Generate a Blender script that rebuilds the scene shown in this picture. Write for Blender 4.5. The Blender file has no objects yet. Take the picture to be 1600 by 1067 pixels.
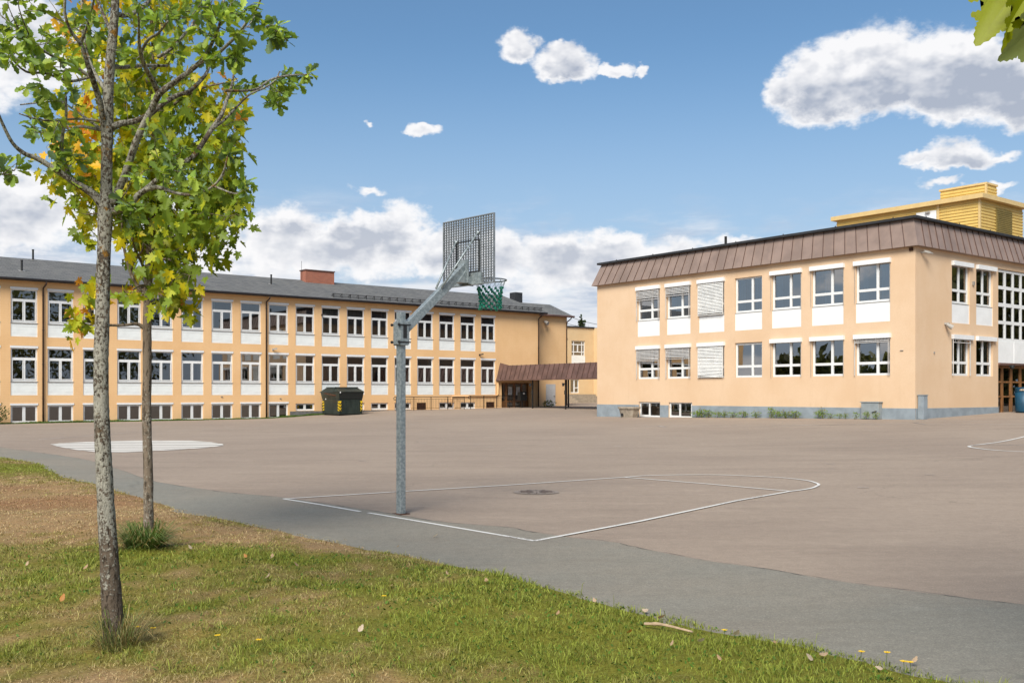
import bpy, math, random
import numpy as np
from mathutils import Vector, Matrix
random.seed(7); rng = np.random.default_rng(7)
S = bpy.context.scene; COL = S.collection
R = math.radians

# ------------------------------------------------------------------ camera
F, HOR, CZ = 1530.0, 614.0, 1.55
cam = bpy.data.cameras.new("camera"); cam.sensor_width = 36; cam.lens = 36 * F / 1600
cam.shift_y = (HOR - 533.5) / 1600; cam.clip_end = 5000; cam.clip_start = 0.05
co = bpy.data.objects.new("camera", cam); COL.objects.link(co)
co.location = (0, 0, CZ); co.rotation_euler = (R(90), 0, 0); S.camera = co

# ------------------------------------------------------------------ sky, sun, exposure
SUN_AZ, SUN_EL = R(197), R(43)          # azimuth from +Y clockwise: behind the camera, to its left
sd = Vector((math.sin(SUN_AZ) * math.cos(SUN_EL), math.cos(SUN_AZ) * math.cos(SUN_EL), math.sin(SUN_EL)))
sun = bpy.data.lights.new("sun", 'SUN'); sun.energy = 2.25; sun.angle = R(32); sun.color = (1, .94, .84)
so = bpy.data.objects.new("sun", sun); COL.objects.link(so)
so.rotation_euler = sd.to_track_quat('Z', 'Y').to_euler()
S.view_settings.view_transform = 'Standard'; S.view_settings.look = 'None'
S.view_settings.gamma = 1; S.view_settings.exposure = 1.2

class NT:
    """small helper for writing node trees"""
    def __init__(s, tree): s.t = tree; s.n = tree.nodes; s.l = tree.links
    def node(s, typ, **kw):
        n = s.n.new(typ)
        for k, v in kw.items(): setattr(n, k, v)
        return n
    def put(s, sock, v):
        if isinstance(v, bpy.types.NodeSocket): s.l.new(v, sock)
        elif v is not None: sock.default_value = v
    def m(s, op, a, b=None, c=None, clamp=False):
        n = s.node('ShaderNodeMath', operation=op, use_clamp=clamp)
        s.put(n.inputs[0], a); s.put(n.inputs[1], b)
        if c is not None: s.put(n.inputs[2], c)
        return n.outputs[0]
    def ss(s, x, a, b, lo=0., hi=1.):
        n = s.node('ShaderNodeMapRange', interpolation_type='SMOOTHSTEP')
        for i, v in enumerate((x, a, b, lo, hi)): s.put(n.inputs[i], v)
        return n.outputs[0]
    def noise(s, vec, scale, detail=4, rough=.5, dist=0, out=0):
        n = s.node('ShaderNodeTexNoise'); s.put(n.inputs['Vector'], vec)
        n.inputs['Scale'].default_value = scale; n.inputs['Detail'].default_value = detail
        n.inputs['Roughness'].default_value = rough; n.inputs['Distortion'].default_value = dist
        return n.outputs[out]
    def mix(s, fac, a, b, mode='MIX'):
        n = s.node('ShaderNodeMix', data_type='RGBA', blend_type=mode)
        s.put(n.inputs[0], fac); s.put(n.inputs[6], a); s.put(n.inputs[7], b)
        return n.outputs[2]
    def scale(s, vec, v):
        n = s.node('ShaderNodeVectorMath', operation='MULTIPLY'); s.put(n.inputs[0], vec); n.inputs[1].default_value = v
        return n.outputs[0]
    def comb(s, x, y, z):
        n = s.node('ShaderNodeCombineXYZ')
        for i, v in enumerate((x, y, z)): s.put(n.inputs[i], v)
        return n.outputs[0]

def build_world():
    w = bpy.data.worlds.new("World"); S.world = w; w.use_nodes = True
    w.node_tree.nodes.clear(); t = NT(w.node_tree)
    sky = t.node('ShaderNodeTexSky', sky_type='NISHITA', sun_disc=False)
    sky.sun_elevation = SUN_EL; sky.sun_rotation = SUN_AZ
    sky.air_density = 1.0; sky.dust_density = 1.4; sky.ozone_density = 1.8
    d = t.node('ShaderNodeTexCoord').outputs['Generated']
    sp = t.node('ShaderNodeSeparateXYZ'); t.l.new(d, sp.inputs[0]); x, y, z = sp.outputs
    az = t.m('ARCTAN2', x, y)
    el = t.m('ARCSINE', z)
    # layered clouds; the blobs are cloud banks given by azimuth, elevation, half sizes (radians)
    def ae(px, py):
        X, Z = (px - 800) / F, (HOR - py) / F
        return math.atan(X), math.asin(Z / math.sqrt(1 + X * X + Z * Z))
    warp = t.noise(t.scale(d, (1, 1, 1.4)), 9, 3, .5, out=1)
    wsep = t.node('ShaderNodeSeparateXYZ'); t.l.new(warp, wsep.inputs[0])
    w2 = t.noise(t.scale(d, (1, 1, 1.4)), 48, 3, .6, out=1)
    ws2 = t.node('ShaderNodeSeparateXYZ'); t.l.new(w2, ws2.inputs[0])
    wx = t.m('ADD', t.m('MULTIPLY', t.m('SUBTRACT', wsep.outputs[0], .5), .05), t.m('MULTIPLY', t.m('SUBTRACT', ws2.outputs[0], .5), .03))
    wz = t.m('ADD', t.m('MULTIPLY', t.m('SUBTRACT', wsep.outputs[1], .5), .03), t.m('MULTIPLY', t.m('SUBTRACT', ws2.outputs[1], .5), .022))
    azw = t.m('ADD', az, wx)
    elw = t.m('ADD', el, wz)
    blobs = [  # px, py, half width, height above base, depth below base, strength
        (1290, 150, 105, 88, 46, 1.3), (1390, 150, 130, 108, 46, 1.35), (1500, 152, 140, 110, 44, 1.35), (1640, 155, 155, 118, 44, 1.35), (1215, 140, 36, 35, 25, .9),
        (1500, 255, 74, 42, 16, 1.1), (1440, 250, 45, 14, 10, .75), (1560, 243, 40, 14, 10, .7), (1475, 288, 50, 9, 8, .6), (1545, 292, 50, 8, 8, .55),
        (820, 80, 48, 38, 24, 1.1), (885, 104, 62, 42, 26, 1.2), (965, 104, 42, 14, 12, .72), (1006, 104, 14, 11, 10, .72),
        (655, 205, 36, 16, 14, .85), (569, 200, 9, 6, 6, .55), (568, 302, 46, 12, 9, .66),
        (430, 372, 110, 56, 85, 1.05), (560, 372, 90, 42, 85, 1.), (625, 365, 62, 58, 85, 1.), (330, 372, 90, 35, 85, .9),
        (250, 350, 140, 50, 60, .9), (60, 330, 170, 60, 70, 1.), (60, 80, 120, 95, 60, .95), (-60, 60, 160, 130, 110, 1.),
        (880, 400, 110, 52, 85, 1.), (960, 392, 85, 42, 85, .95), (780, 395, 70, 40, 85, .9), (500, 395, 160, 45, 60, .95), (690, 385, 60, 40, 60, .9), (1050, 395, 80, 36, 30, .8), (1160, 385, 70, 22, 24, .7)]
    cov = None; low = None
    for (px, py, hw, up, dn, st) in blobs:
        a0, e0 = ae(px, py); hw, up, dn = hw / F, up / F, dn / F
        dx = t.m('DIVIDE', t.m('SUBTRACT', azw, a0), hw)
        dz = t.m('SUBTRACT', elw, e0)
        dzn = t.m('MAXIMUM', t.m('DIVIDE', dz, up), t.m('DIVIDE', dz, -dn))
        r2 = t.m('ADD', t.m('MULTIPLY', dx, dx), t.m('MULTIPLY', dzn, dzn))
        b = t.m('MULTIPLY', t.m('SUBTRACT', 1, t.m('SQRT', r2), clamp=True), st * 1.25)
        lw = t.m('MULTIPLY', t.m('MULTIPLY', b, t.m('SUBTRACT', .66, t.m('DIVIDE', dz, up), clamp=True)), min(1, (hw * F / 95) ** 1.5))
        cov = b if cov is None else t.m('MAXIMUM', cov, b)
        low = lw if low is None else t.m('MAXIMUM', low, lw)
    # stratocumulus bank low over the whole horizon and scattered cloud elsewhere round the sky
    away = t.ss(y, .55, .2)
    scat = t.m('MULTIPLY', t.m('MULTIPLY', away, .8), t.ss(t.noise(t.scale(d, (1, 1, 2.2)), 2.4, 5, .55), .56, .70))
    cov = t.m('MAXIMUM', cov, scat)
    pn = t.scale(d, (1, 1, 1.5))
    n1 = t.noise(pn, 15, 9, .62)
    off = t.node('ShaderNodeVectorMath', operation='ADD'); t.l.new(pn, off.inputs[0]); off.inputs[1].default_value = (-.004, 0, .012)
    n2 = t.noise(off.outputs[0], 15, 4, .58)
    n3 = t.noise(pn, 15, 4, .58)
    dens = t.m('ADD', cov, t.m('MULTIPLY', t.m('SUBTRACT', n1, .5), 2.1))
    alpha = t.m('MULTIPLY', t.ss(dens, .10, .60), t.ss(cov, .0, .22))
    relief = t.m('MULTIPLY', t.m('SUBTRACT', n3, n2), 3.4)
    nl = t.noise(t.scale(d, (1, 1, 2.6)), 11, 3, .55)
    grey = t.m('MULTIPLY', t.m('MULTIPLY', t.ss(low, .0, .46), t.ss(dens, .35, 1.0)), t.ss(nl, .25, .68, .15, 1.1))
    grey = t.m('MULTIPLY', t.m('SUBTRACT', grey, relief, clamp=True), t.ss(el, .12, .27, .8, 1.))
    ccol = t.mix(grey, (6.5, 6.45, 6.5, 1), (2.9, 3.2, 3.85, 1))
    uvb = t.comb(az, 0, t.m('MULTIPLY', el, 3.2))
    nb = t.noise(uvb, 7, 5, .58)
    bank = t.m('MULTIPLY', t.ss(el, .225, .12), t.ss(t.m('ADD', nb, t.m('MULTIPLY', t.m('SUBTRACT', .12, el), 1.6)), .36, .56))
    bcol = t.mix(t.ss(t.noise(t.scale(uvb, (1, 1, 2.2)), 9, 5, .6), .40, .60), (5.8, 5.85, 6.05, 1), (3.6, 4.0, 4.8, 1))
    hazy = t.ss(el, .0, .36, .85, 0.)      # the air thickens towards the horizon
    base = t.mix(hazy, t.mix(1, sky.outputs[0], (.65, .82, .885, 1), 'MULTIPLY'), (3.3, 3.95, 5.0, 1))
    base = t.mix(t.m('MULTIPLY', bank, t.ss(y, .1, .6, .1, .85)), base, bcol)
    out = t.mix(t.m('MULTIPLY', alpha, .96), base, ccol)
    bg = t.node('ShaderNodeBackground'); t.l.new(out, bg.inputs[0]); bg.inputs[1].default_value = 0.066
    o = t.node('ShaderNodeOutputWorld'); t.l.new(bg.outputs[0], o.inputs[0])
build_world()

# ------------------------------------------------------------------ materials
def lin(c):
    return tuple((v / 12.92 if v <= .04045 else ((v + .055) / 1.055) ** 2.4) for v in c)
def mat(name, col, rough=.6, metal=0, var=.12, nscale=3, bump=0, bscale=60, col2=None, spec=None, stretch=(1, 1, 1), detail=5, lo=.35, hi=.65, coord='Object'):
    m = bpy.data.materials.new(name); m.use_nodes = True; t = NT(m.node_tree)
    b = m.node_tree.nodes['Principled BSDF']; tc = t.node('ShaderNodeTexCoord').outputs[coord]
    v = t.scale(tc, stretch)
    c2 = col2 or tuple(x * (1 - var * 2) for x in col)
    n = t.ss(t.noise(v, nscale, detail, .6), lo, hi)
    t.l.new(t.mix(n, (*col, 1), (*c2, 1)), b.inputs['Base Color'])
    b.inputs['Roughness'].default_value = rough; b.inputs['Metallic'].default_value = metal
    if spec is not None: b.inputs['Specular IOR Level'].default_value = spec
    if bump:
        bn = t.node('ShaderNodeBump'); bn.inputs['Strength'].default_value = bump; bn.inputs['Distance'].default_value = .02
        t.l.new(t.noise(v, bscale, 4, .6), bn.inputs['Height']); t.l.new(bn.outputs[0], b.inputs['Normal'])
    return m

def stucco_mat(name, col, courses=False):
    m = bpy.data.materials.new(name); m.use_nodes = True; t = NT(m.node_tree)
    b = m.node_tree.nodes['Principled BSDF']; tc = t.node('ShaderNodeTexCoord').outputs['Object']
    n1 = t.noise(tc, .5, 5, .6); n2 = t.noise(t.scale(tc, (1, 1, .25)), 2.2, 6, .65)
    n3 = t.noise(tc, 14, 4, .6)
    c = t.mix(t.ss(n1, .3, .7), (*col, 1), (col[0] * .93, col[1] * .89, col[2] * .84, 1))
    c = t.mix(t.m('MULTIPLY', t.ss(n2, .52, .8), .35), c, (col[0] * .80, col[1] * .74, col[2] * .68, 1))
    c = t.mix(t.m('MULTIPLY', t.ss(n3, .35, .7), .25), c, (col[0] * .86, col[1] * .83, col[2] * .8, 1))
    h = t.m('ADD', t.noise(tc, 45, 5, .7), t.m('MULTIPLY', t.noise(tc, 6, 3, .5), .6))
    if courses:
        sep = t.node('ShaderNodeSeparateXYZ'); t.l.new(tc, sep.inputs[0])
        br = t.node('ShaderNodeTexBrick'); br.inputs['Scale'].default_value = 1
        br.inputs['Brick Width'].default_value = .5; br.inputs['Row Height'].default_value = .135; br.inputs['Mortar Size'].default_value = .008
        br.inputs['Mortar Smooth'].default_value = .5
        t.l.new(t.comb(t.m('ADD', sep.outputs[0], sep.outputs[1]), sep.outputs[2], 0), br.inputs['Vector'])
        c = t.mix(t.m('MULTIPLY', br.outputs['Fac'], .22), c, (col[0] * .72, col[1] * .66, col[2] * .6, 1))
        h = t.m('SUBTRACT', h, t.m('MULTIPLY', br.outputs['Fac'], .8))
    t.l.new(c, b.inputs['Base Color']); b.inputs['Roughness'].default_value = .9; b.inputs['Specular IOR Level'].default_value = .2
    bn = t.node('ShaderNodeBump'); bn.inputs['Strength'].default_value = .35; bn.inputs['Distance'].default_value = .012
    t.l.new(h, bn.inputs['Height']); t.l.new(bn.outputs[0], b.inputs['Normal'])
    return m

def glass_mat(name, ior=2.2, tint=(.62, .66, .68), rough=.0):
    m = bpy.data.materials.new(name); m.use_nodes = True; m.node_tree.nodes.clear(); t = NT(m.node_tree)
    tr = t.node('ShaderNodeBsdfTransparent'); tr.inputs[0].default_value = (*tint, 1)
    gl = t.node('ShaderNodeBsdfGlossy'); gl.inputs['Roughness'].default_value = rough; gl.inputs[0].default_value = (1, 1, 1, 1)
    tc = t.node('ShaderNodeTexCoord').outputs['Object']
    bn = t.node('ShaderNodeBump'); bn.inputs['Strength'].default_value = .06; bn.inputs['Distance'].default_value = .02
    t.l.new(t.noise(tc, .9, 2, .4), bn.inputs['Height']); t.l.new(bn.outputs[0], gl.inputs['Normal'])
    fr = t.node('ShaderNodeFresnel'); fr.inputs[0].default_value = ior
    mx = t.node('ShaderNodeMixShader'); t.l.new(fr.outputs[0], mx.inputs[0]); t.l.new(tr.outputs[0], mx.inputs[1]); t.l.new(gl.outputs[0], mx.inputs[2])
    o = t.node('ShaderNodeOutputMaterial'); t.l.new(mx.outputs[0], o.inputs[0])
    return m

def asphalt_mat(name, a, b_, fine=.5, warm=None):
    m = bpy.data.materials.new(name); m.use_nodes = True; t = NT(m.node_tree)
    b = m.node_tree.nodes['Principled BSDF']; tc = t.node('ShaderNodeNewGeometry').outputs['Position']
    big = t.noise(tc, .12, 5, .6, .6); mid = t.noise(t.scale(tc, (.35, 1.5, 1)), .8, 6, .65)
    c = t.mix(t.ss(big, .35, .68), (*a, 1), (*b_, 1))
    c = t.mix(t.m('MULTIPLY', t.ss(mid, .42, .75), .55), c, (b_[0] * .75, b_[1] * .74, b_[2] * .74, 1))
    pale = t.noise(t.scale(tc, (.5, 1.2, 1)), 1.7, 5, .7, .4)
    c = t.mix(t.m('MULTIPLY', t.ss(pale, .52, .76), .5), c, (a[0] * 1.3, a[1] * 1.3, a[2] * 1.3, 1))
    gm = t.noise(tc, 7, 8, .82)
    c = t.mix(t.ss(gm, .38, .64, .0, .55), c, t.mix(1, c, (.74, .73, .73, 1), 'MULTIPLY'))
    gr = t.noise(tc, 95, 3, .8)
    c = t.mix(t.m('MULTIPLY', t.ss(gr, .42, .60), .55), c, (a[0] * .52, a[1] * .52, a[2] * .54, 1))
    g2 = t.noise(tc, 42, 2, .7)
    c = t.mix(t.m('MULTIPLY', t.ss(g2, .60, .72), .5), c, (a[0] * 1.6, a[1] * 1.6, a[2] * 1.58, 1))
    vo = t.node('ShaderNodeTexVoronoi', feature='DISTANCE_TO_EDGE'); vo.inputs['Scale'].default_value = .11
    wv = t.node('ShaderNodeVectorMath', operation='ADD'); t.l.new(tc, wv.inputs[0])
    t.l.new(t.scale(t.noise(tc, .7, 5, .6, out=1), (2.2, 2.2, 0)), wv.inputs[1]); t.l.new(wv.outputs[0], vo.inputs['Vector'])
    crack = t.m('MULTIPLY', t.ss(vo.outputs['Distance'], .0030, .0008), t.ss(t.noise(tc, .22, 2, .5), .50, .60))
    c = t.mix(t.m('MULTIPLY', crack, .42), c, (a[0] * .45, a[1] * .45, a[2] * .45, 1))
    t.l.new(c, b.inputs['Base Color']); b.inputs['Roughness'].default_value = .92; b.inputs['Specular IOR Level'].default_value = .25
    bn = t.node('ShaderNodeBump'); bn.inputs['Strength'].default_value = .5; bn.inputs['Distance'].default_value = .006
    t.l.new(t.m('ADD', gr, g2), bn.inputs['Height']); t.l.new(bn.outputs[0], b.inputs['Normal'])
    return m

def paint_mat(name, col, wear=.5):
    m = bpy.data.materials.new(name); m.use_nodes = True; t = NT(m.node_tree)
    b = m.node_tree.nodes['Principled BSDF']; tc = t.node('ShaderNodeNewGeometry').outputs['Position']
    n = t.noise(tc, 30, 6, .75); n0 = t.noise(tc, .9, 3, .5)
    f = t.ss(t.m('ADD', n, t.m('MULTIPLY', t.m('SUBTRACT', n0, .5), .7)), wear, wear + .14)
    t.l.new(t.mix(f, (*col, 1), (.235, .20, .18, 1)), b.inputs['Base Color']); b.inputs['Roughness'].default_value = .75
    return m

def attr_mat(name, rough=.6, trans=.35, mul=1.0, spec=.3, vein=False, grain=False):
    m = bpy.data.materials.new(name); m.use_nodes = True; m.node_tree.nodes.clear(); t = NT(m.node_tree)
    a = t.node('ShaderNodeAttribute', attribute_name='Col').outputs['Color']
    if vein:
        tc = t.node('ShaderNodeNewGeometry').outputs['Position']
        a = t.mix(t.m('MULTIPLY', t.ss(t.noise(tc, 22, 4, .6), .45, .65), .3), a, t.mix(1, a, (.72, .62, .5, 1), 'MULTIPLY'))
    if grain:
        tc = t.node('ShaderNodeNewGeometry').outputs['Position']; gn = t.noise(tc, 55, 6, .75); g1 = t.noise(tc, 9, 5, .7)
        a = t.mix(t.ss(gn, .36, .66, .0, .75), a, t.mix(1, a, (.34, .30, .26, 1), 'MULTIPLY'))
        a = t.mix(t.ss(g1, .40, .66, .0, .5), a, t.mix(1, a, (1.35, 1.2, 1.1, 1), 'MULTIPLY'))
    p = t.node('ShaderNodeBsdfPrincipled'); t.l.new(a, p.inputs['Base Color']); p.inputs['Roughness'].default_value = rough
    p.inputs['Specular IOR Level'].default_value = spec
    tl = t.node('ShaderNodeBsdfTranslucent'); t.l.new(t.mix(1, a, (1.25, 1.2, .7, 1), 'MULTIPLY'), tl.inputs[0])
    mx = t.node('ShaderNodeMixShader'); mx.inputs[0].default_value = trans
    t.l.new(p.outputs[0], mx.inputs[1]); t.l.new(tl.outputs[0], mx.inputs[2])
    o = t.node('ShaderNodeOutputMaterial'); t.l.new(mx.outputs[0], o.inputs[0])
    return m

def bark_mat(name, dark, pale, amount=.5, orange=True, sc=1.0):
    m = bpy.data.materials.new(name); m.use_nodes = True; t = NT(m.node_tree)
    b = m.node_tree.nodes['Principled BSDF']; tc = t.node('ShaderNodeNewGeometry').outputs['Position']
    v = t.scale(tc, (1, 1, .8))
    n = t.noise(v, 55 * sc, 6, .7); big = t.noise(tc, 3.2, 3, .5)
    sep = t.node('ShaderNodeSeparateXYZ'); t.l.new(tc, sep.inputs[0])
    f = t.ss(t.m('ADD', n, t.m('ADD', t.m('MULTIPLY', t.m('SUBTRACT', big, .5), .45), t.ss(sep.outputs[2], .15, .95, -.16 if orange else 0., 0.))), 1 - amount - .03, 1 - amount + .03)
    fis = t.ss(t.noise(t.scale(tc, (1, 1, .22)), 60 * sc, 4, .6), .52, .64)
    c0 = t.mix(fis, (*dark, 1), (dark[0] * .35, dark[1] * .34, dark[2] * .33, 1))
    c = t.mix(f, c0, (*pale, 1))
    c = t.mix(t.m('MULTIPLY', t.ss(t.noise(tc, 140, 2, .5), .5, .7), .35), c, (dark[0] * .6, dark[1] * .6, dark[2] * .55, 1))
    if orange:
        of = t.m('MULTIPLY', t.ss(t.noise(tc, 11, 4, .6), .60, .66), t.ss(sep.outputs[2], 1.2, 1.9))
        c = t.mix(t.m('MULTIPLY', of, .85), c, (.33, .16, .02, 1))
    t.l.new(c, b.inputs['Base Color']); b.inputs['Roughness'].default_value = .95; b.inputs['Specular IOR Level'].default_value = .15
    bn = t.node('ShaderNodeBump'); bn.inputs['Strength'].default_value = .9; bn.inputs['Distance'].default_value = .012
    t.l.new(t.m('SUBTRACT', t.m('ADD', n, t.m('MULTIPLY', f, .25)), t.m('MULTIPLY', fis, .5)), bn.inputs['Height']); t.l.new(bn.outputs[0], b.inputs['Normal'])
    return m

def shingle_mat():
    m = bpy.data.materials.new('roof_shingle'); m.use_nodes = True; t = NT(m.node_tree)
    b = m.node_tree.nodes['Principled BSDF']; tc = t.node('ShaderNodeTexCoord').outputs['Object']
    br = t.node('ShaderNodeTexBrick'); br.inputs['Scale'].default_value = 1
    br.inputs['Brick Width'].default_value = .45; br.inputs['Row Height'].default_value = .26; br.inputs['Mortar Size'].default_value = .012
    br.inputs['Color1'].default_value = (.10, .10, .098, 1); br.inputs['Color2'].default_value = (.145, .14, .135, 1); br.inputs['Mortar'].default_value = (.05, .05, .05, 1)
    t.l.new(tc, br.inputs['Vector'])
    n = t.noise(t.scale(tc, (1, .4, 1)), 1.6, 6, .7)
    c = t.mix(t.m('MULTIPLY', t.ss(n, .4, .75), .6), br.outputs[0], (.17, .165, .15, 1))
    t.l.new(c, b.inputs['Base Color']); b.inputs['Roughness'].default_value = .9
    bn = t.node('ShaderNodeBump'); bn.inputs['Strength'].default_value = .6; bn.inputs['Distance'].default_value = .02
    t.l.new(t.m('SUBTRACT', t.noise(tc, 30, 3, .6), br.outputs['Fac']), bn.inputs['Height']); t.l.new(bn.outputs[0], b.inputs['Normal'])
    return m

def check_mat(name, a, b_, c_, sc):
    m = bpy.data.materials.new(name); m.use_nodes = True; t = NT(m.node_tree)
    b = m.node_tree.nodes['Principled BSDF']; tc = t.node('ShaderNodeTexCoord').outputs['Object']
    sep = t.node('ShaderNodeSeparateXYZ'); t.l.new(tc, sep.inputs[0])
    s1 = t.ss(t.m('SINE', t.m('MULTIPLY', sep.outputs[0], sc)), -.2, .2); s2 = t.ss(t.m('SINE', t.m('MULTIPLY', sep.outputs[2], sc * .8)), -.2, .2)
    t.l.new(t.mix(s2, t.mix(s1, (*a, 1), (*b_, 1)), t.mix(s1, (*b_, 1), (*c_, 1))), b.inputs['Base Color']); b.inputs['Roughness'].default_value = .9
    return m

M = dict(
    wallL=stucco_mat('ochre_painted_brick', (.79, .51, .265), True),
    wallR=stucco_mat('apricot_stucco', (.69, .50, .335)),
    wallBg=stucco_mat('beige_stucco', (.66, .49, .29)),
    white=mat('white_frame_paint', (.74, .74, .73), .4, var=.04, nscale=5),
    panel=mat('white_spandrel', (.80, .82, .80), .5, var=.05, nscale=1.5, stretch=(1, 1, 3)),
    panelR=mat('white_spandrel_smooth', (.80, .80, .79), .5, var=.04, nscale=1.2, detail=6),
    box=mat('shutter_box_paint', (.78, .78, .78), .35, var=.04, nscale=4),
    sill=mat('zinc_sill', (.36, .34, .31), .5, .3, var=.1),
    glass=glass_mat('window_glass', 2.5, (.72, .75, .76)),
    glassR=glass_mat('window_glass_sky', 3.5, (.75, .80, .84)),
    shingle=shingle_mat(),
    black=mat('black_metal', (.018, .017, .016), .5, .2, var=.2),
    gutter=mat('dark_gutter', (.028, .022, .02), .45, .2, var=.2),
    pipe=mat('brown_drainpipe', (.045, .022, .016), .45, .2, var=.2),
    mans=mat('brown_sheet_metal', (.30, .215, .175), .5, .15, var=.12, nscale=.8, bump=.12, bscale=1.6, detail=6),
    mansd=mat('brown_sheet_metal_old', (.175, .10, .082), .5, .2, var=.18, nscale=1.2, bump=.1, bscale=2, detail=6),
    seam=mat('brown_seam', (.12, .07, .055), .5, .3),
    cap=mat('roofing_felt_edge', (.03, .03, .032), .6, 0, var=.2),
    plinthL=mat('grey_concrete_plinth', (.17, .16, .15), .9, var=.15, nscale=4, bump=.3),
    plinthR=mat('blue_grey_plinth', (.26, .30, .33), .85, var=.1, nscale=2, bump=.2),
    brick=None, yellow=mat('yellow_cladding', (.72, .50, .15), .5, .1, var=.06, nscale=1.5),
    yellowtrim=mat('yellow_trim', (.70, .50, .22), .5, .1, var=.05),
    louvre=mat('olive_louvre', (.26, .19, .05), .6, .1, var=.1),
    wood=mat('varnished_wood', (.30, .13, .04), .5, 0, var=.25, nscale=8, stretch=(1, 1, .15)),
    room=mat('room_plaster', (.38, .34, .30), .9, var=.2, nscale=.4),
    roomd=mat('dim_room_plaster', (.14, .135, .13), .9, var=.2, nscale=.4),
    roomfloor=mat('room_floor', (.10, .085, .07), .8, var=.2),
    galv=mat('galvanised_steel', (.33, .37, .38), .42, .35, nscale=26, bump=.05, bscale=30, col2=(.22, .255, .265), detail=3, lo=.4, hi=.6),
    galvd=mat('galvanised_grating', (.34, .36, .37), .5, .5, var=.15, nscale=20),
    green=mat('green_net_ball', (.008, .30, .18), .35, var=.12),
    cord=mat('pale_net_cord', (.24, .34, .30), .7, var=.1),
    bolt=mat('dark_bolt', (.05, .05, .05), .5, .6),
    dump=mat('dark_green_steel', (.011, .019, .016), .45, .1, nscale=3, col2=(.024, .036, .030), stretch=(1, 1, .3), bump=.1, bscale=3),
    dumpin=mat('dark_rubber_flap', (.008, .011, .010), .6),
    hz_y=mat('hazard_yellow', (.75, .50, .01), .4, var=.05), hz_k=mat('hazard_black', (.015, .015, .015), .5),
    blue=mat('dark_blue_bin', (.006, .062, .12), .5, .1, var=.15),
    conc=mat('concrete', (.36, .30, .23), .9, var=.15, nscale=5, bump=.4, bscale=30),
    concg=mat('grey_paint', (.27, .30, .31), .6, var=.08, nscale=3, bump=.05),
    doorw=mat('pale_grey_door', (.50, .48, .46), .6, var=.05),
    lampw=mat('lamp_housing', (.36, .34, .31), .5, var=.05),
    slat=mat('blind_slat', (.84, .83, .80), .5, .0, var=.08, nscale=2),
    slatg=mat('grey_blind_slat', (.60, .58, .56), .5, .0, var=.1, nscale=2),
    rust=mat('rusty_iron', (.12, .045, .02), .8, .2, var=.3, nscale=9),
    leafy=attr_mat('leaf_surface', .5, .42, spec=.35, vein=True),
    gsoil=attr_mat('grass_ground', .95, .0, spec=.1, grain=True),
    blade=attr_mat('grass_blade', .6, .25, spec=.25),
    barkO=bark_mat('oak_bark', (.125, .095, .07), (.35, .33, .275), .54),
    barkM=bark_mat('maple_bark', (.20, .155, .115), (.36, .32, .26), .42, False, .7),
    twig=mat('twig_bark', (.075, .05, .035), .9, var=.2, nscale=30),
    lineW=paint_mat('line_paint', (.72, .69, .64), .57), lineF=paint_mat('worn_line_paint', (.52, .47, .43), .42),
    asph=asphalt_mat('brown_asphalt', (.385, .302, .232), (.33, .256, .198)),
    asph2=asphalt_mat('grey_asphalt', (.245, .234, .196), (.315, .27, .21)),
    iron=mat('cast_iron', (.17, .125, .105), .7, .3, var=.2, nscale=20),
    cur=mat('pale_curtain', (.45, .44, .38), .9, var=.1, nscale=2, stretch=(8, 1, .3)),
    curg=mat('green_curtain', (.20, .24, .17), .9, var=.15, nscale=2, stretch=(8, 1, .3)),
    curb=mat('light_blue_curtain', (.42, .62, .82), .9, var=.12, nscale=3, stretch=(8, 1, .3)),
    cury=check_mat('yellow_plaid_curtain', (.45, .33, .14), (.22, .09, .06), (.50, .42, .20), 26),
    curr=mat('rose_curtain', (.42, .25, .18), .9, var=.15, nscale=3, stretch=(9, 1, .3)),
    petal=mat('dandelion_yellow', (.80, .52, .01), .6, var=.05),
    tar=mat('tar_joint', (.16, .14, .12), .95, var=.3, nscale=3),
    lid=mat('manhole_lid', (.31, .25, .205), .9, var=.15, nscale=20),
    stick=mat('bare_stick', (.46, .33, .21), .8, var=.15, nscale=20),
    white2=mat('white_sheet', (.7, .7, .7), .6),
)
def brick_mat():
    m = bpy.data.materials.new('red_brick'); m.use_nodes = True; t = NT(m.node_tree)
    b = m.node_tree.nodes['Principled BSDF']; tc = t.node('ShaderNodeTexCoord').outputs['Object']
    sep = t.node('ShaderNodeSeparateXYZ'); t.l.new(tc, sep.inputs[0])
    br = t.node('ShaderNodeTexBrick'); br.inputs['Scale'].default_value = 1
    br.inputs['Brick Width'].default_value = .24; br.inputs['Row Height'].default_value = .075; br.inputs['Mortar Size'].default_value = .006
    br.inputs['Color1'].default_value = (.36, .115, .065, 1); br.inputs['Color2'].default_value = (.28, .085, .05, 1); br.inputs['Mortar'].default_value = (.30, .20, .15, 1)
    t.l.new(t.comb(t.m('ADD', sep.outputs[0], sep.outputs[1]), sep.outputs[2], 0), br.inputs['Vector'])
    t.l.new(br.outputs[0], b.inputs['Base Color']); b.inputs['Roughness'].default_value = .9
    return m
M['brick'] = brick_mat()

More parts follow.
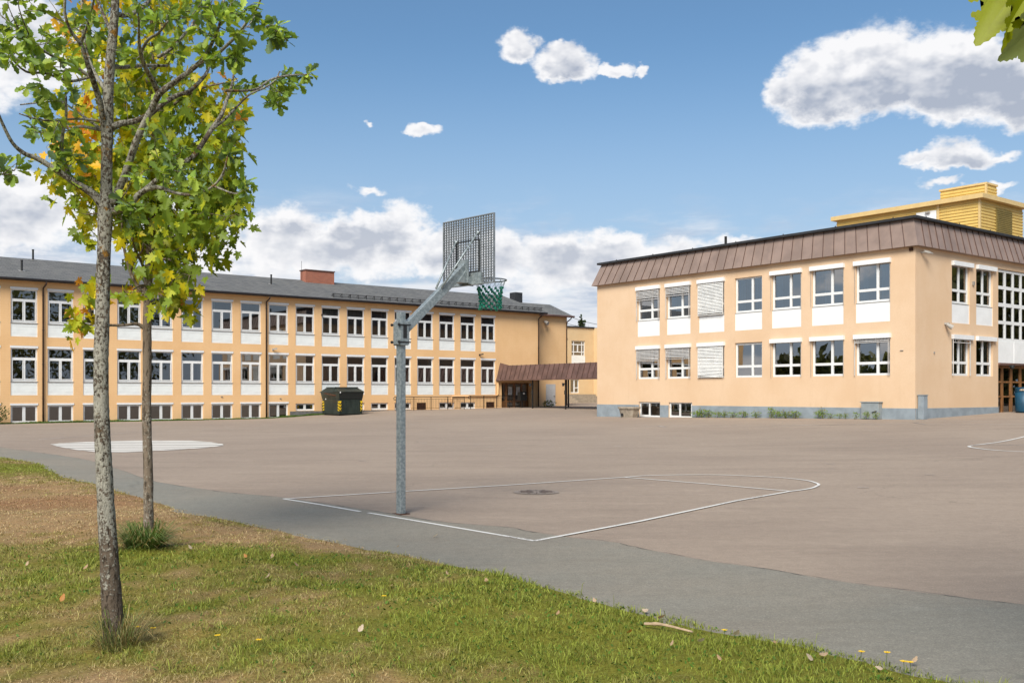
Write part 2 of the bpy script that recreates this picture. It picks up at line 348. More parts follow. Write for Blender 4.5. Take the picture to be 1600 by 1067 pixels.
# ------------------------------------------------------------------ object helpers
def tag(o, label=None, cat=None, group=None, kind=None):
    if label: o['label'] = label
    if cat: o['category'] = cat
    if group: o['group'] = group
    if kind: o['kind'] = kind
    return o
def empty(name, loc, rz=0, label=None, cat=None, group=None):
    o = bpy.data.objects.new(name, None); COL.objects.link(o); o.location = loc; o.rotation_euler.z = rz
    o.empty_display_size = .2
    return tag(o, label, cat, group)
def copy_tree(o, parent=None):
    c = o.copy(); COL.objects.link(c)
    if parent: c.parent = parent
    for ch in KIDS.get(o.name, []):
        copy_tree_child(ch, c)
    return c
KIDS = {}
def copy_tree_child(ch, c):
    k = ch.copy(); COL.objects.link(k); k.parent = c; KIDS.setdefault(c.name, []).append(k)
    for g in KIDS.get(ch.name, []): copy_tree_child(g, k)

class MB:
    def __init__(s): s.v = []; s.f = []; s.mi = []; s.mx = 0
    def add(s, vs, fs, Mx=None):
        b = len(s.v)
        if Mx is not None: vs = [Mx @ Vector(v) for v in vs]
        s.v += [tuple(v) for v in vs]; s.f += [tuple(b + i for i in f) for f in fs]; s.mi += [s.mx] * len(fs)
    def box(s, x0, x1, y0, y1, z0, z1, Mx=None):
        v = [(x0, y0, z0), (x1, y0, z0), (x1, y1, z0), (x0, y1, z0), (x0, y0, z1), (x1, y0, z1), (x1, y1, z1), (x0, y1, z1)]
        s.add(v, [(0, 3, 2, 1), (4, 5, 6, 7), (0, 1, 5, 4), (1, 2, 6, 5), (2, 3, 7, 6), (3, 0, 4, 7)], Mx)
    def quad(s, *p): s.add(p, [tuple(range(len(p)))])
    def bar(s, a, b, w, h=None, up=(0, 0, 1)):
        a, b = Vector(a), Vector(b); h = h or w; d = (b - a).normalized()
        u = Vector(up)
        if abs(d.dot(u)) > .98: u = Vector((1, 0, 0))
        x = d.cross(u).normalized() * w / 2; y = x.cross(d).normalized() * h / 2
        v = [a - x - y, a + x - y, a + x + y, a - x + y, b - x - y, b + x - y, b + x + y, b - x + y]
        s.add(v, [(0, 3, 2, 1), (4, 5, 6, 7), (0, 1, 5, 4), (1, 2, 6, 5), (2, 3, 7, 6), (3, 0, 4, 7)])
    def tube(s, pts, rad, n=8, cap=True, jit=0):
        pts = [Vector(p) for p in pts]; k = len(pts)
        rad = rad if hasattr(rad, '__len__') else [rad] * k
        b = len(s.v); x = None
        for i, p in enumerate(pts):
            d = (pts[min(i + 1, k - 1)] - pts[max(i - 1, 0)])
            d = d.normalized() if d.length > 1e-9 else Vector((0, 0, 1))
            if x is None:
                x = d.cross(Vector((0, 1, .01)) if abs(d.y) < .9 else Vector((1, 0, 0))).normalized()
            x = (x - d * x.dot(d)).normalized(); y = d.cross(x)
            for j in range(n):
                a = 2 * math.pi * j / n; r = rad[i] * (1 + (random.uniform(-jit, jit) if jit else 0))
                s.v.append(tuple(p + (x * math.cos(a) + y * math.sin(a)) * r))
        for i in range(k - 1):
            for j in range(n):
                j2 = (j + 1) % n
                s.f.append((b + i * n + j, b + i * n + j2, b + (i + 1) * n + j2, b + (i + 1) * n + j)); s.mi.append(s.mx)
        if cap:
            s.f.append(tuple(b + j for j in range(n))[::-1]); s.mi.append(s.mx)
            s.f.append(tuple(b + (k - 1) * n + j for j in range(n))); s.mi.append(s.mx)
    def sphere(s, c, r, n=8, m=5, sz=1):
        vs = [(c[0], c[1], c[2] - r * sz)]
        for i in range(1, m):
            a = -math.pi / 2 + math.pi * i / m
            for j in range(n):
                t = 2 * math.pi * j / n
                vs.append((c[0] + r * math.cos(a) * math.cos(t), c[1] + r * math.cos(a) * math.sin(t), c[2] + r * sz * math.sin(a)))
        vs.append((c[0], c[1], c[2] + r * sz)); top = len(vs) - 1; fs = []
        for j in range(n):
            j2 = (j + 1) % n; fs.append((0, 1 + j2, 1 + j)); fs.append((top, top - n + j, top - n + j2))
            for i in range(m - 2):
                p = 1 + i * n; fs.append((p + j, p + j2, p + n + j2, p + n + j))
        s.add(vs, fs)
    def holes(s, W, H, rects, y=0, depth=.1, x0=0, z0=0, outer=False):
        """flat slab in the xz plane (front at y) with rectangular openings that have reveals"""
        xs = sorted({x0, x0 + W} | {min(max(a, x0), x0 + W) for r in rects for a in (r[0], r[1])})
        zs = sorted({z0, z0 + H} | {min(max(a, z0), z0 + H) for r in rects for a in (r[2], r[3])})
        for i in range(len(xs) - 1):
            for j in range(len(zs) - 1):
                cx, cz = (xs[i] + xs[i + 1]) / 2, (zs[j] + zs[j + 1]) / 2
                if any(r[0] < cx < r[1] and r[2] < cz < r[3] for r in rects): continue
                s.quad((xs[i], y, zs[j]), (xs[i + 1], y, zs[j]), (xs[i + 1], y, zs[j + 1]), (xs[i], y, zs[j + 1]))
        for a, b, c, d in rects:
            c, d = max(c, z0), min(d, z0 + H)
            s.quad((a, y, c), (a, y, d), (a, y + depth, d), (a, y + depth, c)); s.quad((b, y, d), (b, y, c), (b, y + depth, c), (b, y + depth, d))
            s.quad((a, y, d), (b, y, d), (b, y + depth, d), (a, y + depth, d)); s.quad((b, y, c), (a, y, c), (a, y + depth, c), (b, y + depth, c))
        if outer:
            a, b, c, d = x0, x0 + W, z0, z0 + H
            s.quad((a, y, c), (a, y + depth, c), (a, y + depth, d), (a, y, d)); s.quad((b, y, d), (b, y + depth, d), (b, y + depth, c), (b, y, c))
            s.quad((a, y, d), (a, y + depth, d), (b, y + depth, d), (b, y, d)); s.quad((b, y, c), (b, y + depth, c), (a, y + depth, c), (a, y, c))
    def mesh(s, name, mats, smooth=False):
        me = bpy.data.meshes.new(name); me.from_pydata(s.v, [], s.f)
        for m in (mats if isinstance(mats, (list, tuple)) else [mats]): me.materials.append(m)
        if any(s.mi): me.polygons.foreach_set('material_index', s.mi)
        if smooth: me.polygons.foreach_set('use_smooth', [True] * len(s.f))
        me.update(); return me
    def build(s, name, mats, parent=None, smooth=False, bevel=0, loc=None, rz=None):
        o = bpy.data.objects.new(name, s.mesh(name, mats, smooth)); COL.objects.link(o)
        if parent: o.parent = parent; KIDS.setdefault(parent.name, []).append(o)
        if bevel:
            md = o.modifiers.new('bevel', 'BEVEL'); md.width = bevel; md.segments = 2; md.limit_method = 'ANGLE'
        if loc: o.location = loc
        if rz is not None: o.rotation_euler.z = rz
        return o

def catmull(pts, n=4):
    P = [np.array(p, float) for p in pts]; P = [2 * P[0] - P[1]] + P + [2 * P[-1] - P[-2]]; out = []
    for i in range(1, len(P) - 2):
        for k in range(n):
            t = k / n; a, b, c, d = P[i - 1], P[i], P[i + 1], P[i + 2]
            out.append(.5 * (2 * b + (c - a) * t + (2 * a - 5 * b + 4 * c - d) * t * t + (3 * b - a - 3 * c + d) * t ** 3))
    out.append(P[-2]); return out

# ------------------------------------------------------------------ ground heights (metres)
CP = np.array([(0, 3, 0), (-6, 8, 0), (3, 6, 0), (-1.5, 12.9, 0), (-10, 18, 0), (0, 9, 0), (5, 14, 0), (2.6, 18, 0), (-3.5, 14.5, 0),
    (-29, 55.5, -.2), (-16.4, 65.7, -.15), (-20, 62, -.17), (-24, 45, -.1), (-15.1, 66.8, -.05), (-9, 71.5, .28), (-5.4, 74.4, .29),
    (-11, 66, .05), (-1.3, 77.6, .38), (2, 75, .39), (5, 58.2, .15), (7.1, 55.5, .19), (11, 50.6, .28), (17.4, 42.4, .40), (23.4, 47.1, .61),
    (30, 52, .7), (25, 35, .45), (15, 30, .15), (0, 40, .0), (0, 100, .5), (5, 105, .55), (-60, 40, -.3), (-60, 100, -.3), (60, 30, .6),
    (60, 100, .8), (0, -40, 0), (-40, -20, 0), (40, -20, .1), (20, 5, .05), (-14, 26, -.02)], float)
def _rbf():
    n = len(CP); D = np.hypot(CP[:, None, 0] - CP[None, :, 0], CP[:, None, 1] - CP[None, :, 1])
    A = np.zeros((n + 3, n + 3)); A[:n, :n] = D; A[:n, n:] = np.c_[np.ones(n), CP[:, :2]]; A[n:, :n] = A[:n, n:].T
    return np.linalg.solve(A, np.r_[CP[:, 2], 0, 0, 0])
RW = _rbf()
def g0(x, y):
    x, y = np.asarray(x, float), np.asarray(y, float)
    n = len(CP); r = np.hypot(x[..., None] - CP[:, 0], y[..., None] - CP[:, 1])
    return r @ RW[:n] + RW[n] + RW[n + 1] * x + RW[n + 2] * y
GX = np.r_[-2500, -700, -250, np.arange(-90, 91, 1.0), 250, 700, 2500]; GY = np.r_[-2500, -700, -250, np.arange(-60, 121, 1.0), 250, 700, 2500]
gx, gy = np.meshgrid(GX, GY, indexing='ij')
GZ = g0(np.clip(gx, -90, 90), np.clip(gy, -60, 120))
def g(x, y):
    x, y = np.asarray(x, float), np.asarray(y, float)
    i = np.clip(np.searchsorted(GX, x, 'right') - 1, 0, len(GX) - 2); j = np.clip(np.searchsorted(GY, y, 'right') - 1, 0, len(GY) - 2)
    u = (x - GX[i]) / (GX[i + 1] - GX[i]); v = (y - GY[j]) / (GY[j + 1] - GY[j])
    a, b, c, d = GZ[i, j], GZ[i + 1, j], GZ[i + 1, j + 1], GZ[i, j + 1]
    return np.where(u >= v, a + u * (b - a) + v * (c - b), a + v * (d - a) + u * (c - d))
def at(px, py):
    z = 0.
    for _ in range(30):
        Y = F * (CZ - z) / (py - HOR); X = (px - 800) / F * Y; z = .5 * z + .5 * float(g(X, Y))
    return (X, Y, z)
def pt(px, py, Y): return ((px - 800) / F * Y, Y, CZ + (HOR - py) / F * Y)

def ground():
    nx, ny = len(GX), len(GY)
    V = np.stack([gx.ravel(), gy.ravel(), GZ.ravel()], 1)
    idx = np.arange(nx * ny).reshape(nx, ny)
    a, b, c, d = idx[:-1, :-1].ravel(), idx[1:, :-1].ravel(), idx[1:, 1:].ravel(), idx[:-1, 1:].ravel()
    fs = np.r_[np.c_[a, b, c], np.c_[a, c, d]]
    me = bpy.data.meshes.new('ground'); me.from_pydata(V.tolist(), [], fs.tolist()); me.materials.append(M['asph'])
    me.polygons.foreach_set('use_smooth', [True] * len(me.polygons))
    o = bpy.data.objects.new('ground', me); COL.objects.link(o); tag(o, kind='structure', label='brownish grey asphalt school yard')
ground()

# kerbless edges, traced once and kept as world points
EDGE_PX = [(0, 714), (30, 719), (60, 724), (100, 743), (145, 754), (200, 771), (250, 786), (300, 801), (370, 815), (440, 830), (540, 850), (590, 860), (640, 869), (690, 880), (740, 890),
           (790, 899), (830, 912), (870, 922), (900, 929), (960, 945), (1020, 960), (1080, 975), (1140, 987), (1200, 1000), (1260, 1010), (1300, 1020), (1350, 1031), (1400, 1044), (1450, 1055), (1500, 1068)]
EDGE = [(-34, 50), (-28, 42), (-22, 34.5), (-17, 28.5)] + [at(*p)[:2] for p in EDGE_PX] + [(3.1, 4.7), (4.2, 3.9), (6, 2.7), (9, .8), (14, -2.2)]
EDGE = [tuple(p) for p in catmull(EDGE, 6)]
TOP_PX = [(0, 699), (60, 707), (131, 718), (190, 735), (236, 751), (306, 763), (370, 771), (443, 778), (520, 789), (600, 801), (640, 808), (700, 817), (790, 824), (835, 832), (899, 841), (962, 848), (1000, 857),
          (1100, 876), (1200, 890), (1300, 907), (1400, 921), (1500, 934), (1600, 946), (1750, 962)]
TOP = [(-42, 58), (-31, 48), (-23, 39.5), (-17.3, 32)] + [at(*p)[:2] for p in TOP_PX] + [(5.6, 5.8), (8, 4.5), (12, 2.6), (18, -.2)]
TOP = [tuple(p) for p in catmull(TOP, 6)]
def resamp(P, n):
    P = np.array(P); s = np.r_[0, np.cumsum(np.hypot(*np.diff(P, axis=0).T))]; q = np.linspace(0, s[-1], n)
    return np.c_[np.interp(q, s, P[:, 0]), np.interp(q, s, P[:, 1])]
def path():
    n, k = 420, 28; A = resamp(TOP, n); B = resamp([(x - .25, y - .35) for x, y in EDGE], n); vs = []; fs = []
    wob = np.convolve(rng.normal(size=n), np.ones(3) / 3, 'same') * .02
    A[:, 1] += wob
    for i in range(n):
        for j in range(k + 1):
            t = j / k; x, y = A[i] * (1 - t) + B[i] * t; vs.append((x, y, float(g(x, y)) + .007))
    for i in range(n - 1):
        for j in range(k): a = i * (k + 1) + j; fs.append((a, a + 1, a + k + 2, a + k + 1))
    m = MB(); m.add(vs, fs); o = m.build('path', M['asph2'], smooth=True)
    tag(o, kind='structure', label='bluish grey asphalt path along the grass')
path()
def seam():
    P = [np.array(p) + rng.normal(size=2) * .012 for p in TOP[24:-12]]
    P = [(p[0], p[1]) for p in P]; m = MB(); n = len(P); w = rng.uniform(.001, .011, n)
    P = np.array(P); T = np.gradient(P, axis=0); T /= np.hypot(*T.T)[:, None]; N = np.c_[-T[:, 1], T[:, 0]] * w[:, None]
    for a, b in zip(P - N, P + N): m.v += [(a[0], a[1], float(g(*a)) + .0105), (b[0], b[1], float(g(*b)) + .0105)]
    m.f = [(2 * i, 2 * i + 1, 2 * i + 3, 2 * i + 2) for i in range(n - 1)]; m.mi = [0] * len(m.f)
    tag(m.build('path_seam', M['tar']), kind='structure', label='dark joint between the grey path and the brown yard')
seam()

EA = np.array(EDGE)
def edge_dist(P):
    """distance to the edge polyline, P is n x 2"""
    best = np.full(len(P), 1e9)
    for a, b in zip(EA[:-1], EA[1:]):
        d = b - a; L = d @ d
        t = np.clip(((P - a) @ d) / L, 0, 1); q = a + t[:, None] * d
        best = np.minimum(best, np.hypot(*(P - q).T))
    return best
def inside_grass(P):
    ye = np.interp(P[:, 0], EA[:, 0], EA[:, 1]); return P[:, 1] < ye
def vnoise(P, sc, seed):
    r = np.random.default_rng(seed); T = r.random((64, 64)); q = P * sc + 100
    i = np.floor(q).astype(int); f = q - i; f = f * f * (3 - 2 * f); i %= 64; j = (i + 1) % 64
    return (T[i[:, 0], i[:, 1]] * (1 - f[:, 0]) + T[j[:, 0], i[:, 1]] * f[:, 0]) * (1 - f[:, 1]) + (T[i[:, 0], j[:, 1]] * (1 - f[:, 0]) + T[j[:, 0], j[:, 1]] * f[:, 0]) * f[:, 1]
def fbm(P, sc, seed, o=4): return sum(vnoise(P, sc * 2 ** k, seed + k) * .5 ** k for k in range(o)) / sum(.5 ** k for k in range(o))
def lift(P):
    d = edge_dist(P); t = np.clip(d / .6, 0, 1)
    return g(P[:, 0], P[:, 1]) + .006 + .045 * t * t * (3 - 2 * t) + (fbm(P, 1.1, 5) - .5) * .09 * t + (fbm(P, 5, 15, 2) - .5) * .03 * t
PATCH = [  # x, y, rx, ry, weight towards dry (positive) or green (negative)
    (-7.8, 14.0, 3.2, 3.2, .75), (-5.0, 12.2, 2.4, 1.7, .55), (-10, 16, 2.5, 2.5, .35), (-3.2, 10.5, 1.8, 1.0, .5), (-1.6, 9.6, 1.2, .5, .3),
    (-2.6, 9.0, 1.2, .5, -.9), (-1.0, 7.4, 2.0, 1.1, -.35), (.9, 6.0, 1.6, .9, -.85), (2.2, 5.3, 1.5, .6, -.9), (-1.2, 5.8, 1.2, .8, -.35), (-10.6, 19.6, 1.6, 1.4, -.9),
    (-4.9, 9.2, 1.5, .8, -.1), (-2.2, 5.1, .9, .4, .5), (-3.6, 6.2, .8, 1, .0), (.2, 7.2, 1.2, .6, -.4), (-.4, 5.3, .7, .4, .3)]
def grass_col(P, seed, blade=True):
    n = len(P); dry = .42 + (fbm(P, .55, 21) - .5) * 1.1 + (fbm(P, 2.6, 31) - .5) * 1.1 + (fbm(P, 9, 41, 3) - .5) * 1.3
    for x, y, rx, ry, w in PATCH: dry += w * np.exp(-((P[:, 0] - x) / rx) ** 2 - ((P[:, 1] - y) / ry) ** 2)
    d = edge_dist(P); dry -= .25 * np.exp(-(d / .35) ** 2)
    r = np.random.default_rng(seed); dry = np.clip(dry + r.normal(size=n) * (.17 if blade else .05), 0, 1)
    G = np.array((.22, .25, .040)); O = np.array((.30, .265, .085)); St = np.array((.43, .325, .17)); Rd = np.array((.34, .19, .10))
    t = dry[:, None]
    c = np.where(t < .5, G + (O - G) * t * 2, O + (St - O) * (t - .5) * 2)
    red = np.clip((vnoise(P, .9, 77) - .45) * 3, 0, 1)[:, None] * np.exp(-((P[:, 0] + 7.8) / 4) ** 2 - ((P[:, 1] - 13.6) / 3.0) ** 2)[:, None]
    c = c + (Rd - c) * red * .6
    c *= (.62 + .76 * r.random((n, 1)) ** 1.3) if blade else (.9 + .2 * r.random((n, 1)))
    return np.clip(c * 1.2, 0, 1), dry

def set_cols(me, cols):
    a = me.color_attributes.new('Col', 'FLOAT_COLOR', 'POINT')
    a.data.foreach_set('color', np.c_[cols, np.ones(len(cols))].astype(np.float32).ravel())

def big_mesh(name, V, loops, sizes, mt, cols=None, smooth=False):
    me = bpy.data.meshes.new(name); me.vertices.add(len(V)); me.vertices.foreach_set('co', np.asarray(V, np.float32).ravel())
    me.loops.add(len(loops)); me.loops.foreach_set('vertex_index', np.asarray(loops, np.int32))
    st = np.r_[0, np.cumsum(sizes)[:-1]]
    me.polygons.add(len(sizes)); me.polygons.foreach_set('loop_start', st.astype(np.int32)); me.polygons.foreach_set('loop_total', np.asarray(sizes, np.int32))
    if smooth: me.polygons.foreach_set('use_smooth', np.ones(len(sizes), bool))
    me.materials.append(mt); me.update(calc_edges=True); me.validate()
    if cols is not None: set_cols(me, cols)
    return me

def grass_bank():
    n, k = 560, 70; A = resamp(EDGE, n); vs = []
    A += rng.normal(size=A.shape) * .012
    dirv = np.array((-11., -13.)); tt = np.linspace(0, 1, k + 1) ** 1.7
    P = (A[:, None, :] + tt[None, :, None] * dirv).reshape(-1, 2)
    z = lift(P); V = np.c_[P, z]; idx = np.arange(n * (k + 1)).reshape(n, k + 1)
    q = np.stack([idx[:-1, :-1], idx[:-1, 1:], idx[1:, 1:], idx[1:, :-1]], -1).reshape(-1, 4)
    c, _ = grass_col(P, 1, False)
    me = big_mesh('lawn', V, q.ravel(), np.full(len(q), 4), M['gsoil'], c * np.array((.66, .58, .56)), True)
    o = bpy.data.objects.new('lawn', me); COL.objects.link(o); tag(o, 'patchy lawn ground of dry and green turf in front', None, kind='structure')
grass_bank()

def blades(P, z0, h, w, lean, cols, seed):
    """five-vertex bent blades"""
    r = np.random.default_rng(seed); n = len(P); a = r.random(n) * 2 * np.pi
    side = np.c_[np.cos(a), np.sin(a)] * w[:, None] / 2; b = r.random(n) * 2 * np.pi
    ln = np.c_[np.cos(b), np.sin(b)] * (lean * h)[:, None]
    V = np.zeros((n, 5, 3)); V[:, 0, :2] = P - side; V[:, 1, :2] = P + side; V[:, 0, 2] = V[:, 1, 2] = z0
    V[:, 2, :2] = P + side * .75 + ln * .35; V[:, 3, :2] = P - side * .75 + ln * .35; V[:, 2, 2] = V[:, 3, 2] = z0 + h * .6
    V[:, 4, :2] = P + ln; V[:, 4, 2] = z0 + h * np.clip(1 - lean * .35, .3, 1)
    base = (np.arange(n) * 5)[:, None]; lo = (base + np.array([0, 1, 2, 3, 3, 2, 4])).ravel()
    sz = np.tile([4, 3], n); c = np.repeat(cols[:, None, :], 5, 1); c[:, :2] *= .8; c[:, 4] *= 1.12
    return V.reshape(-1, 3), lo, sz, c.reshape(-1, 3)
def cat_blades(parts):
    V = []; L = []; Z = []; C = []; o = 0
    for v, l, s_, c in parts: V.append(v); L.append(l + o); Z.append(s_); C.append(c); o += len(v)
    return np.concatenate(V), np.concatenate(L), np.concatenate(Z), np.concatenate(C)

def grass():
    parts = []
    for (y0, y1, dens, hs, ws) in ((3.6, 6.6, 3600, 1., 1.), (6.6, 9.5, 2000, 1., 1.35), (9.5, 14, 950, .95, 1.9), (14, 26, 420, .95, 2.8)):
        x0, x1 = -.56 * y1 - .5, .1 * y1 + 2.6
        if y1 > 9: x1 = 1.5
        n = int((x1 - x0) * (y1 - y0) * dens); P = np.c_[rng.uniform(x0, x1, n), rng.uniform(y0, y1, n)]
        P = P[(np.abs(P[:, 0]) < .56 * P[:, 1] + .5)]; P = P[inside_grass(P)]
        cl = fbm(P, 3.2, 61, 3); P = P[rng.random(len(P)) < np.clip((cl - .1) * 2.4, .45, 1)]
        c, dry = grass_col(P, 3 + int(y0))
        cl = .5 * fbm(P, 3.2, 61, 3) + .5 * fbm(P, 11, 71, 2)
        h = (.012 + .085 * cl ** 2.2 * (1.25 - .75 * dry)) * rng.uniform(.5, 1.5, len(P)) * hs
        tall = rng.random(len(P)) < .012; h[tall] *= 2.0
        w = rng.uniform(.0025, .0058, len(P)) * ws
        lean = rng.uniform(.2, 1.5, len(P)) + dry * .5
        parts.append(blades(P, lift(P) - .004, h, w, lean, c, 9))
    # broad clover / weed leaflets in the greener spots
    n = 9000; P = np.c_[rng.uniform(-5, 3.4, n), rng.uniform(4.4, 10, n)]; P = P[inside_grass(P)]
    c, dry = grass_col(P, 88); k = (dry < .33) & (rng.random(len(P)) < .9); P = P[k]
    parts.append(blades(P, lift(P), rng.uniform(.012, .03, len(P)), rng.uniform(.009, .018, len(P)), rng.uniform(1, 2.2, len(P)), np.array((.07, .15, .018)) * rng.uniform(.7, 1.4, (len(P), 1)), 19))
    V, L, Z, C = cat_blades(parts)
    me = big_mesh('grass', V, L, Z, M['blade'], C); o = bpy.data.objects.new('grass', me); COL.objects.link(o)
    tag(o, 'short patchy grass, green and straw coloured, growing on the lawn', 'grass', kind='stuff')
grass()

def tuft(name, x, y, n, rad, h, col, label, wide=.005, straw=.2):
    b = rng.random(n) * 2 * np.pi; r = np.sqrt(rng.random(n)) * rad * .45
    P = np.c_[np.cos(b) * r, np.sin(b) * r]; z = 0
    Lv = []; hh = h * rng.uniform(.25, 1.05, n); w = rng.uniform(.6, 1.3, n) * wide
    V = np.zeros((n, 7, 3)); dirv = np.c_[np.cos(b + rng.normal(size=n) * .5), np.sin(b + rng.normal(size=n) * .5)]; sv = np.c_[-dirv[:, 1], dirv[:, 0]] * w[:, None]
    out = rng.uniform(.2, 1.0, n)[:, None] * rad
    for k, t in enumerate((0, .45, .8)):
        V[:, 2 * k, :2] = P - sv * (1 - t * .5) + dirv * out * t ** 1.6; V[:, 2 * k + 1, :2] = P + sv * (1 - t * .5) + dirv * out * t ** 1.6
        zz = hh * (t * 1.35 - .45 * t * t * (out[:, 0] / rad)); V[:, 2 * k, 2] = V[:, 2 * k + 1, 2] = zz
    V[:, 6, :2] = P + dirv * out * 1.15; V[:, 6, 2] = hh * (.95 - .35 * out[:, 0] / rad)
    base = (np.arange(n) * 7)[:, None]; lo = (base + np.array([0, 1, 3, 2, 2, 3, 5, 4, 4, 5, 6])).ravel(); sz = np.tile([4, 4, 3], n)
    c = np.where(rng.random((n, 1)) < straw, np.array((.36, .28, .12)), np.array(col)) * rng.uniform(.55, 1.3, (n, 1))
    me = big_mesh(name, V.reshape(-1, 3), lo, sz, M['blade'], np.repeat(c, 7, 0))
    o = bpy.data.objects.new(name, me); COL.objects.link(o); zz = float(lift(np.array([[x, y]]))[0]) if inside_grass(np.array([[x, y]]))[0] else float(g(x, y))
    o.location = (x, y, zz - .01); tag(o, label, 'grass tuft'); return o

# ------------------------------------------------------------------ painted markings
def ribbon(P, w, mt, name='court_marking', z=.011, label=None, loop=False):
    P = [np.array(p[:2]) for p in P]; D = []
    for a, b in zip(P[:-1], P[1:]):
        k = max(1, int(np.hypot(*(b - a)) / .4)); D += [a + (b - a) * i / k for i in range(k)]
    D.append(P[-1]); D = np.array(D); n = len(D); T = np.gradient(D, axis=0); T /= np.hypot(*T.T)[:, None]; N = np.c_[-T[:, 1], T[:, 0]] * w / 2
    m = MB(); vs = []
    for p, q in zip(D - N, D + N): vs += [(p[0], p[1], float(g(*p)) + z), (q[0], q[1], float(g(*q)) + z)]
    m.add(vs, [(2 * i, 2 * i + 1, 2 * i + 3, 2 * i + 2) for i in range(n - 1)]); o = m.build(name, mt)
    tag(o, label, kind='structure'); return o
A_, B_, C_, D_ = [at(*p) for p in ((443, 780), (835, 846), (975, 746), (1235, 768))]
ribbon([A_, at(500, 789), at(563, 800)], .055, M['lineW'], label='short white end of the baseline')
ribbon([at(576, 802), at(700, 823), B_], .055, M['lineW'], label='white baseline in front of the hoop post')
ribbon([A_, at(617, 769), at(800, 758), C_], .05, M['lineW'], label='white line on the left side of the key')
ribbon([B_, at(1000, 815), at(1150, 783), D_], .055, M['lineW'], label='white line on the right side of the key')
ribbon([C_, at(1100, 756), D_], .05, M['lineW'], label='white free throw line')
ribbon([(p[0], p[1]) for p in catmull([at(*q)[:2] for q in ((975, 746), (1010, 743.5), (1060, 742.3), (1120, 742.2), (1180, 744.5), (1225, 747), (1260, 751), (1275, 755), (1279, 758), (1270, 762.5), (1255, 765.5), (1235, 768))], 5)], .05, M['lineW'], label='white arc beyond the free throw line')
ribbon([(p[0], p[1]) for p in catmull([at(*q)[:2] for q in ((1760, 648), (1680, 662), (1600, 682.5), (1560, 691), (1525, 695.5), (1514, 698), (1530, 701), (1560, 704), (1600, 706), (1680, 709), (1760, 710))], 5)], .08, M['lineW'], label='white rounded line at the right edge of the yard')
ribbon([at(1535, 694.5), at(1600, 695.6), at(1700, 696.5)], .07, M['lineF'], label='faint line inside the rounded court marking')
ribbon([at(1000, 666.5), at(1300, 664), at(1700, 663)], .07, M['lineF'], label='faint worn line in front of the right building')
ribbon([at(1180, 667.5), at(1250, 665), at(1420, 661)], .06, M['lineF'], label='second faint worn line before the right building')
ribbon([at(1427, 660), at(1447, 663.5)], .07, M['lineF'], label='short worn line near the building corner')
ribbon([at(1028, 665), at(1041, 668)], .07, M['lineF'], label='short worn line near the planter')
ribbon([at(1430, 658.5), at(1600, 658.3)], .06, M['lineF'], label='faint worn line before the glass stairwell')
ribbon([at(60, 687), at(200, 676), at(420, 668)], .06, M['lineF'], label='faint worn line before the left building')
for _i, (px, py, L_) in enumerate([(735, 695, 14), (762, 698, 9), (655, 692, 12), (900, 690, 20), (560, 720, 12), (1245, 691, 16), (1290, 725, 14), (1340, 762, 18), (960, 697, 10), (1445, 742, 16), (150, 712, 10), (640, 663, 14)]):
    ribbon([at(px, py), at(px + L_, py + .6)], .045, M['lineF'], label='small pale scuff mark on the asphalt')
def striped():
    m = MB(); outline = [(78, 694.5), (100, 692.3), (150, 690), (215, 688.6), (290, 688.2), (325, 690.5), (348, 694), (350, 696.2), (325, 699.5), (285, 702.5), (230, 705.5), (190, 707), (150, 706.6), (118, 703), (95, 699)]
    O = np.array([at(*p)[:2] for p in outline]); c = O.mean(0)
    k = 7; y0, y1 = O[:, 1].min(), O[:, 1].max(); sl = -.10
    for i in range(k):
        for s in range(5):
            a = y0 + (y1 - y0) * (i + s * .152) / k; b = y0 + (y1 - y0) * (i + (s + 1) * .152) / k; xs = []
            for yy in (a, b):
                hit = []
                for p, q in zip(O, np.roll(O, -1, 0)):
                    fp, fq = p[1] - yy - sl * (p[0] - c[0]), q[1] - yy - sl * (q[0] - c[0])
                    if fp * fq < 0: hit.append(p + (q - p) * fp / (fp - fq))
                hit.sort(key=lambda v: v[0]); xs.append(hit)
            if len(xs[0]) >= 2 and len(xs[1]) >= 2:
                q = [xs[0][0], xs[0][-1], xs[1][-1], xs[1][0]]
                for u in range(6):
                    A = [q[0] + (q[1] - q[0]) * u / 6, q[0] + (q[1] - q[0]) * (u + 1) / 6, q[3] + (q[2] - q[3]) * (u + 1) / 6, q[3] + (q[2] - q[3]) * u / 6]
                    m.quad(*[(p[0], p[1], float(g(*p)) + .011) for p in A])
    o = m.build('court_marking', M['lineF2']); tag(o, 'striped white painted oval on the asphalt beyond the trees', kind='structure')
M['lineF2'] = paint_mat('chalky_line_paint', (.70, .65, .58), .60)
striped()

def manhole():
    x, y, z = at(838, 769); o = empty('manhole_cover', (x, y, z + .004), label='round cast iron manhole cover set in the asphalt inside the key', cat='manhole cover')
    m = MB(); n = 40
    def ring(r0, r1, z0):
        vs = [(r * math.cos(2 * math.pi * i / n), r * math.sin(2 * math.pi * i / n), z0) for r in (r0, r1) for i in range(n)]
        m.add(vs, [(i, (i + 1) % n, n + (i + 1) % n, n + i) for i in range(n)])
    ring(.30, .36, .004); m.build('frame', M['lid'], o)
    m = MB(); ring(0.0001, .30, .006); m.build('lid', M['lid'], o)
    m = MB()
    for r in (.08, .16, .24): ring(r, r + .012, .011)
    for k in range(12):
        a = k * math.pi / 6; m.bar((.1 * math.cos(a), .1 * math.sin(a), .010), (.28 * math.cos(a), .28 * math.sin(a), .010), .011, .006)
    m.build('rib_pattern', M['iron'], o)
manhole()

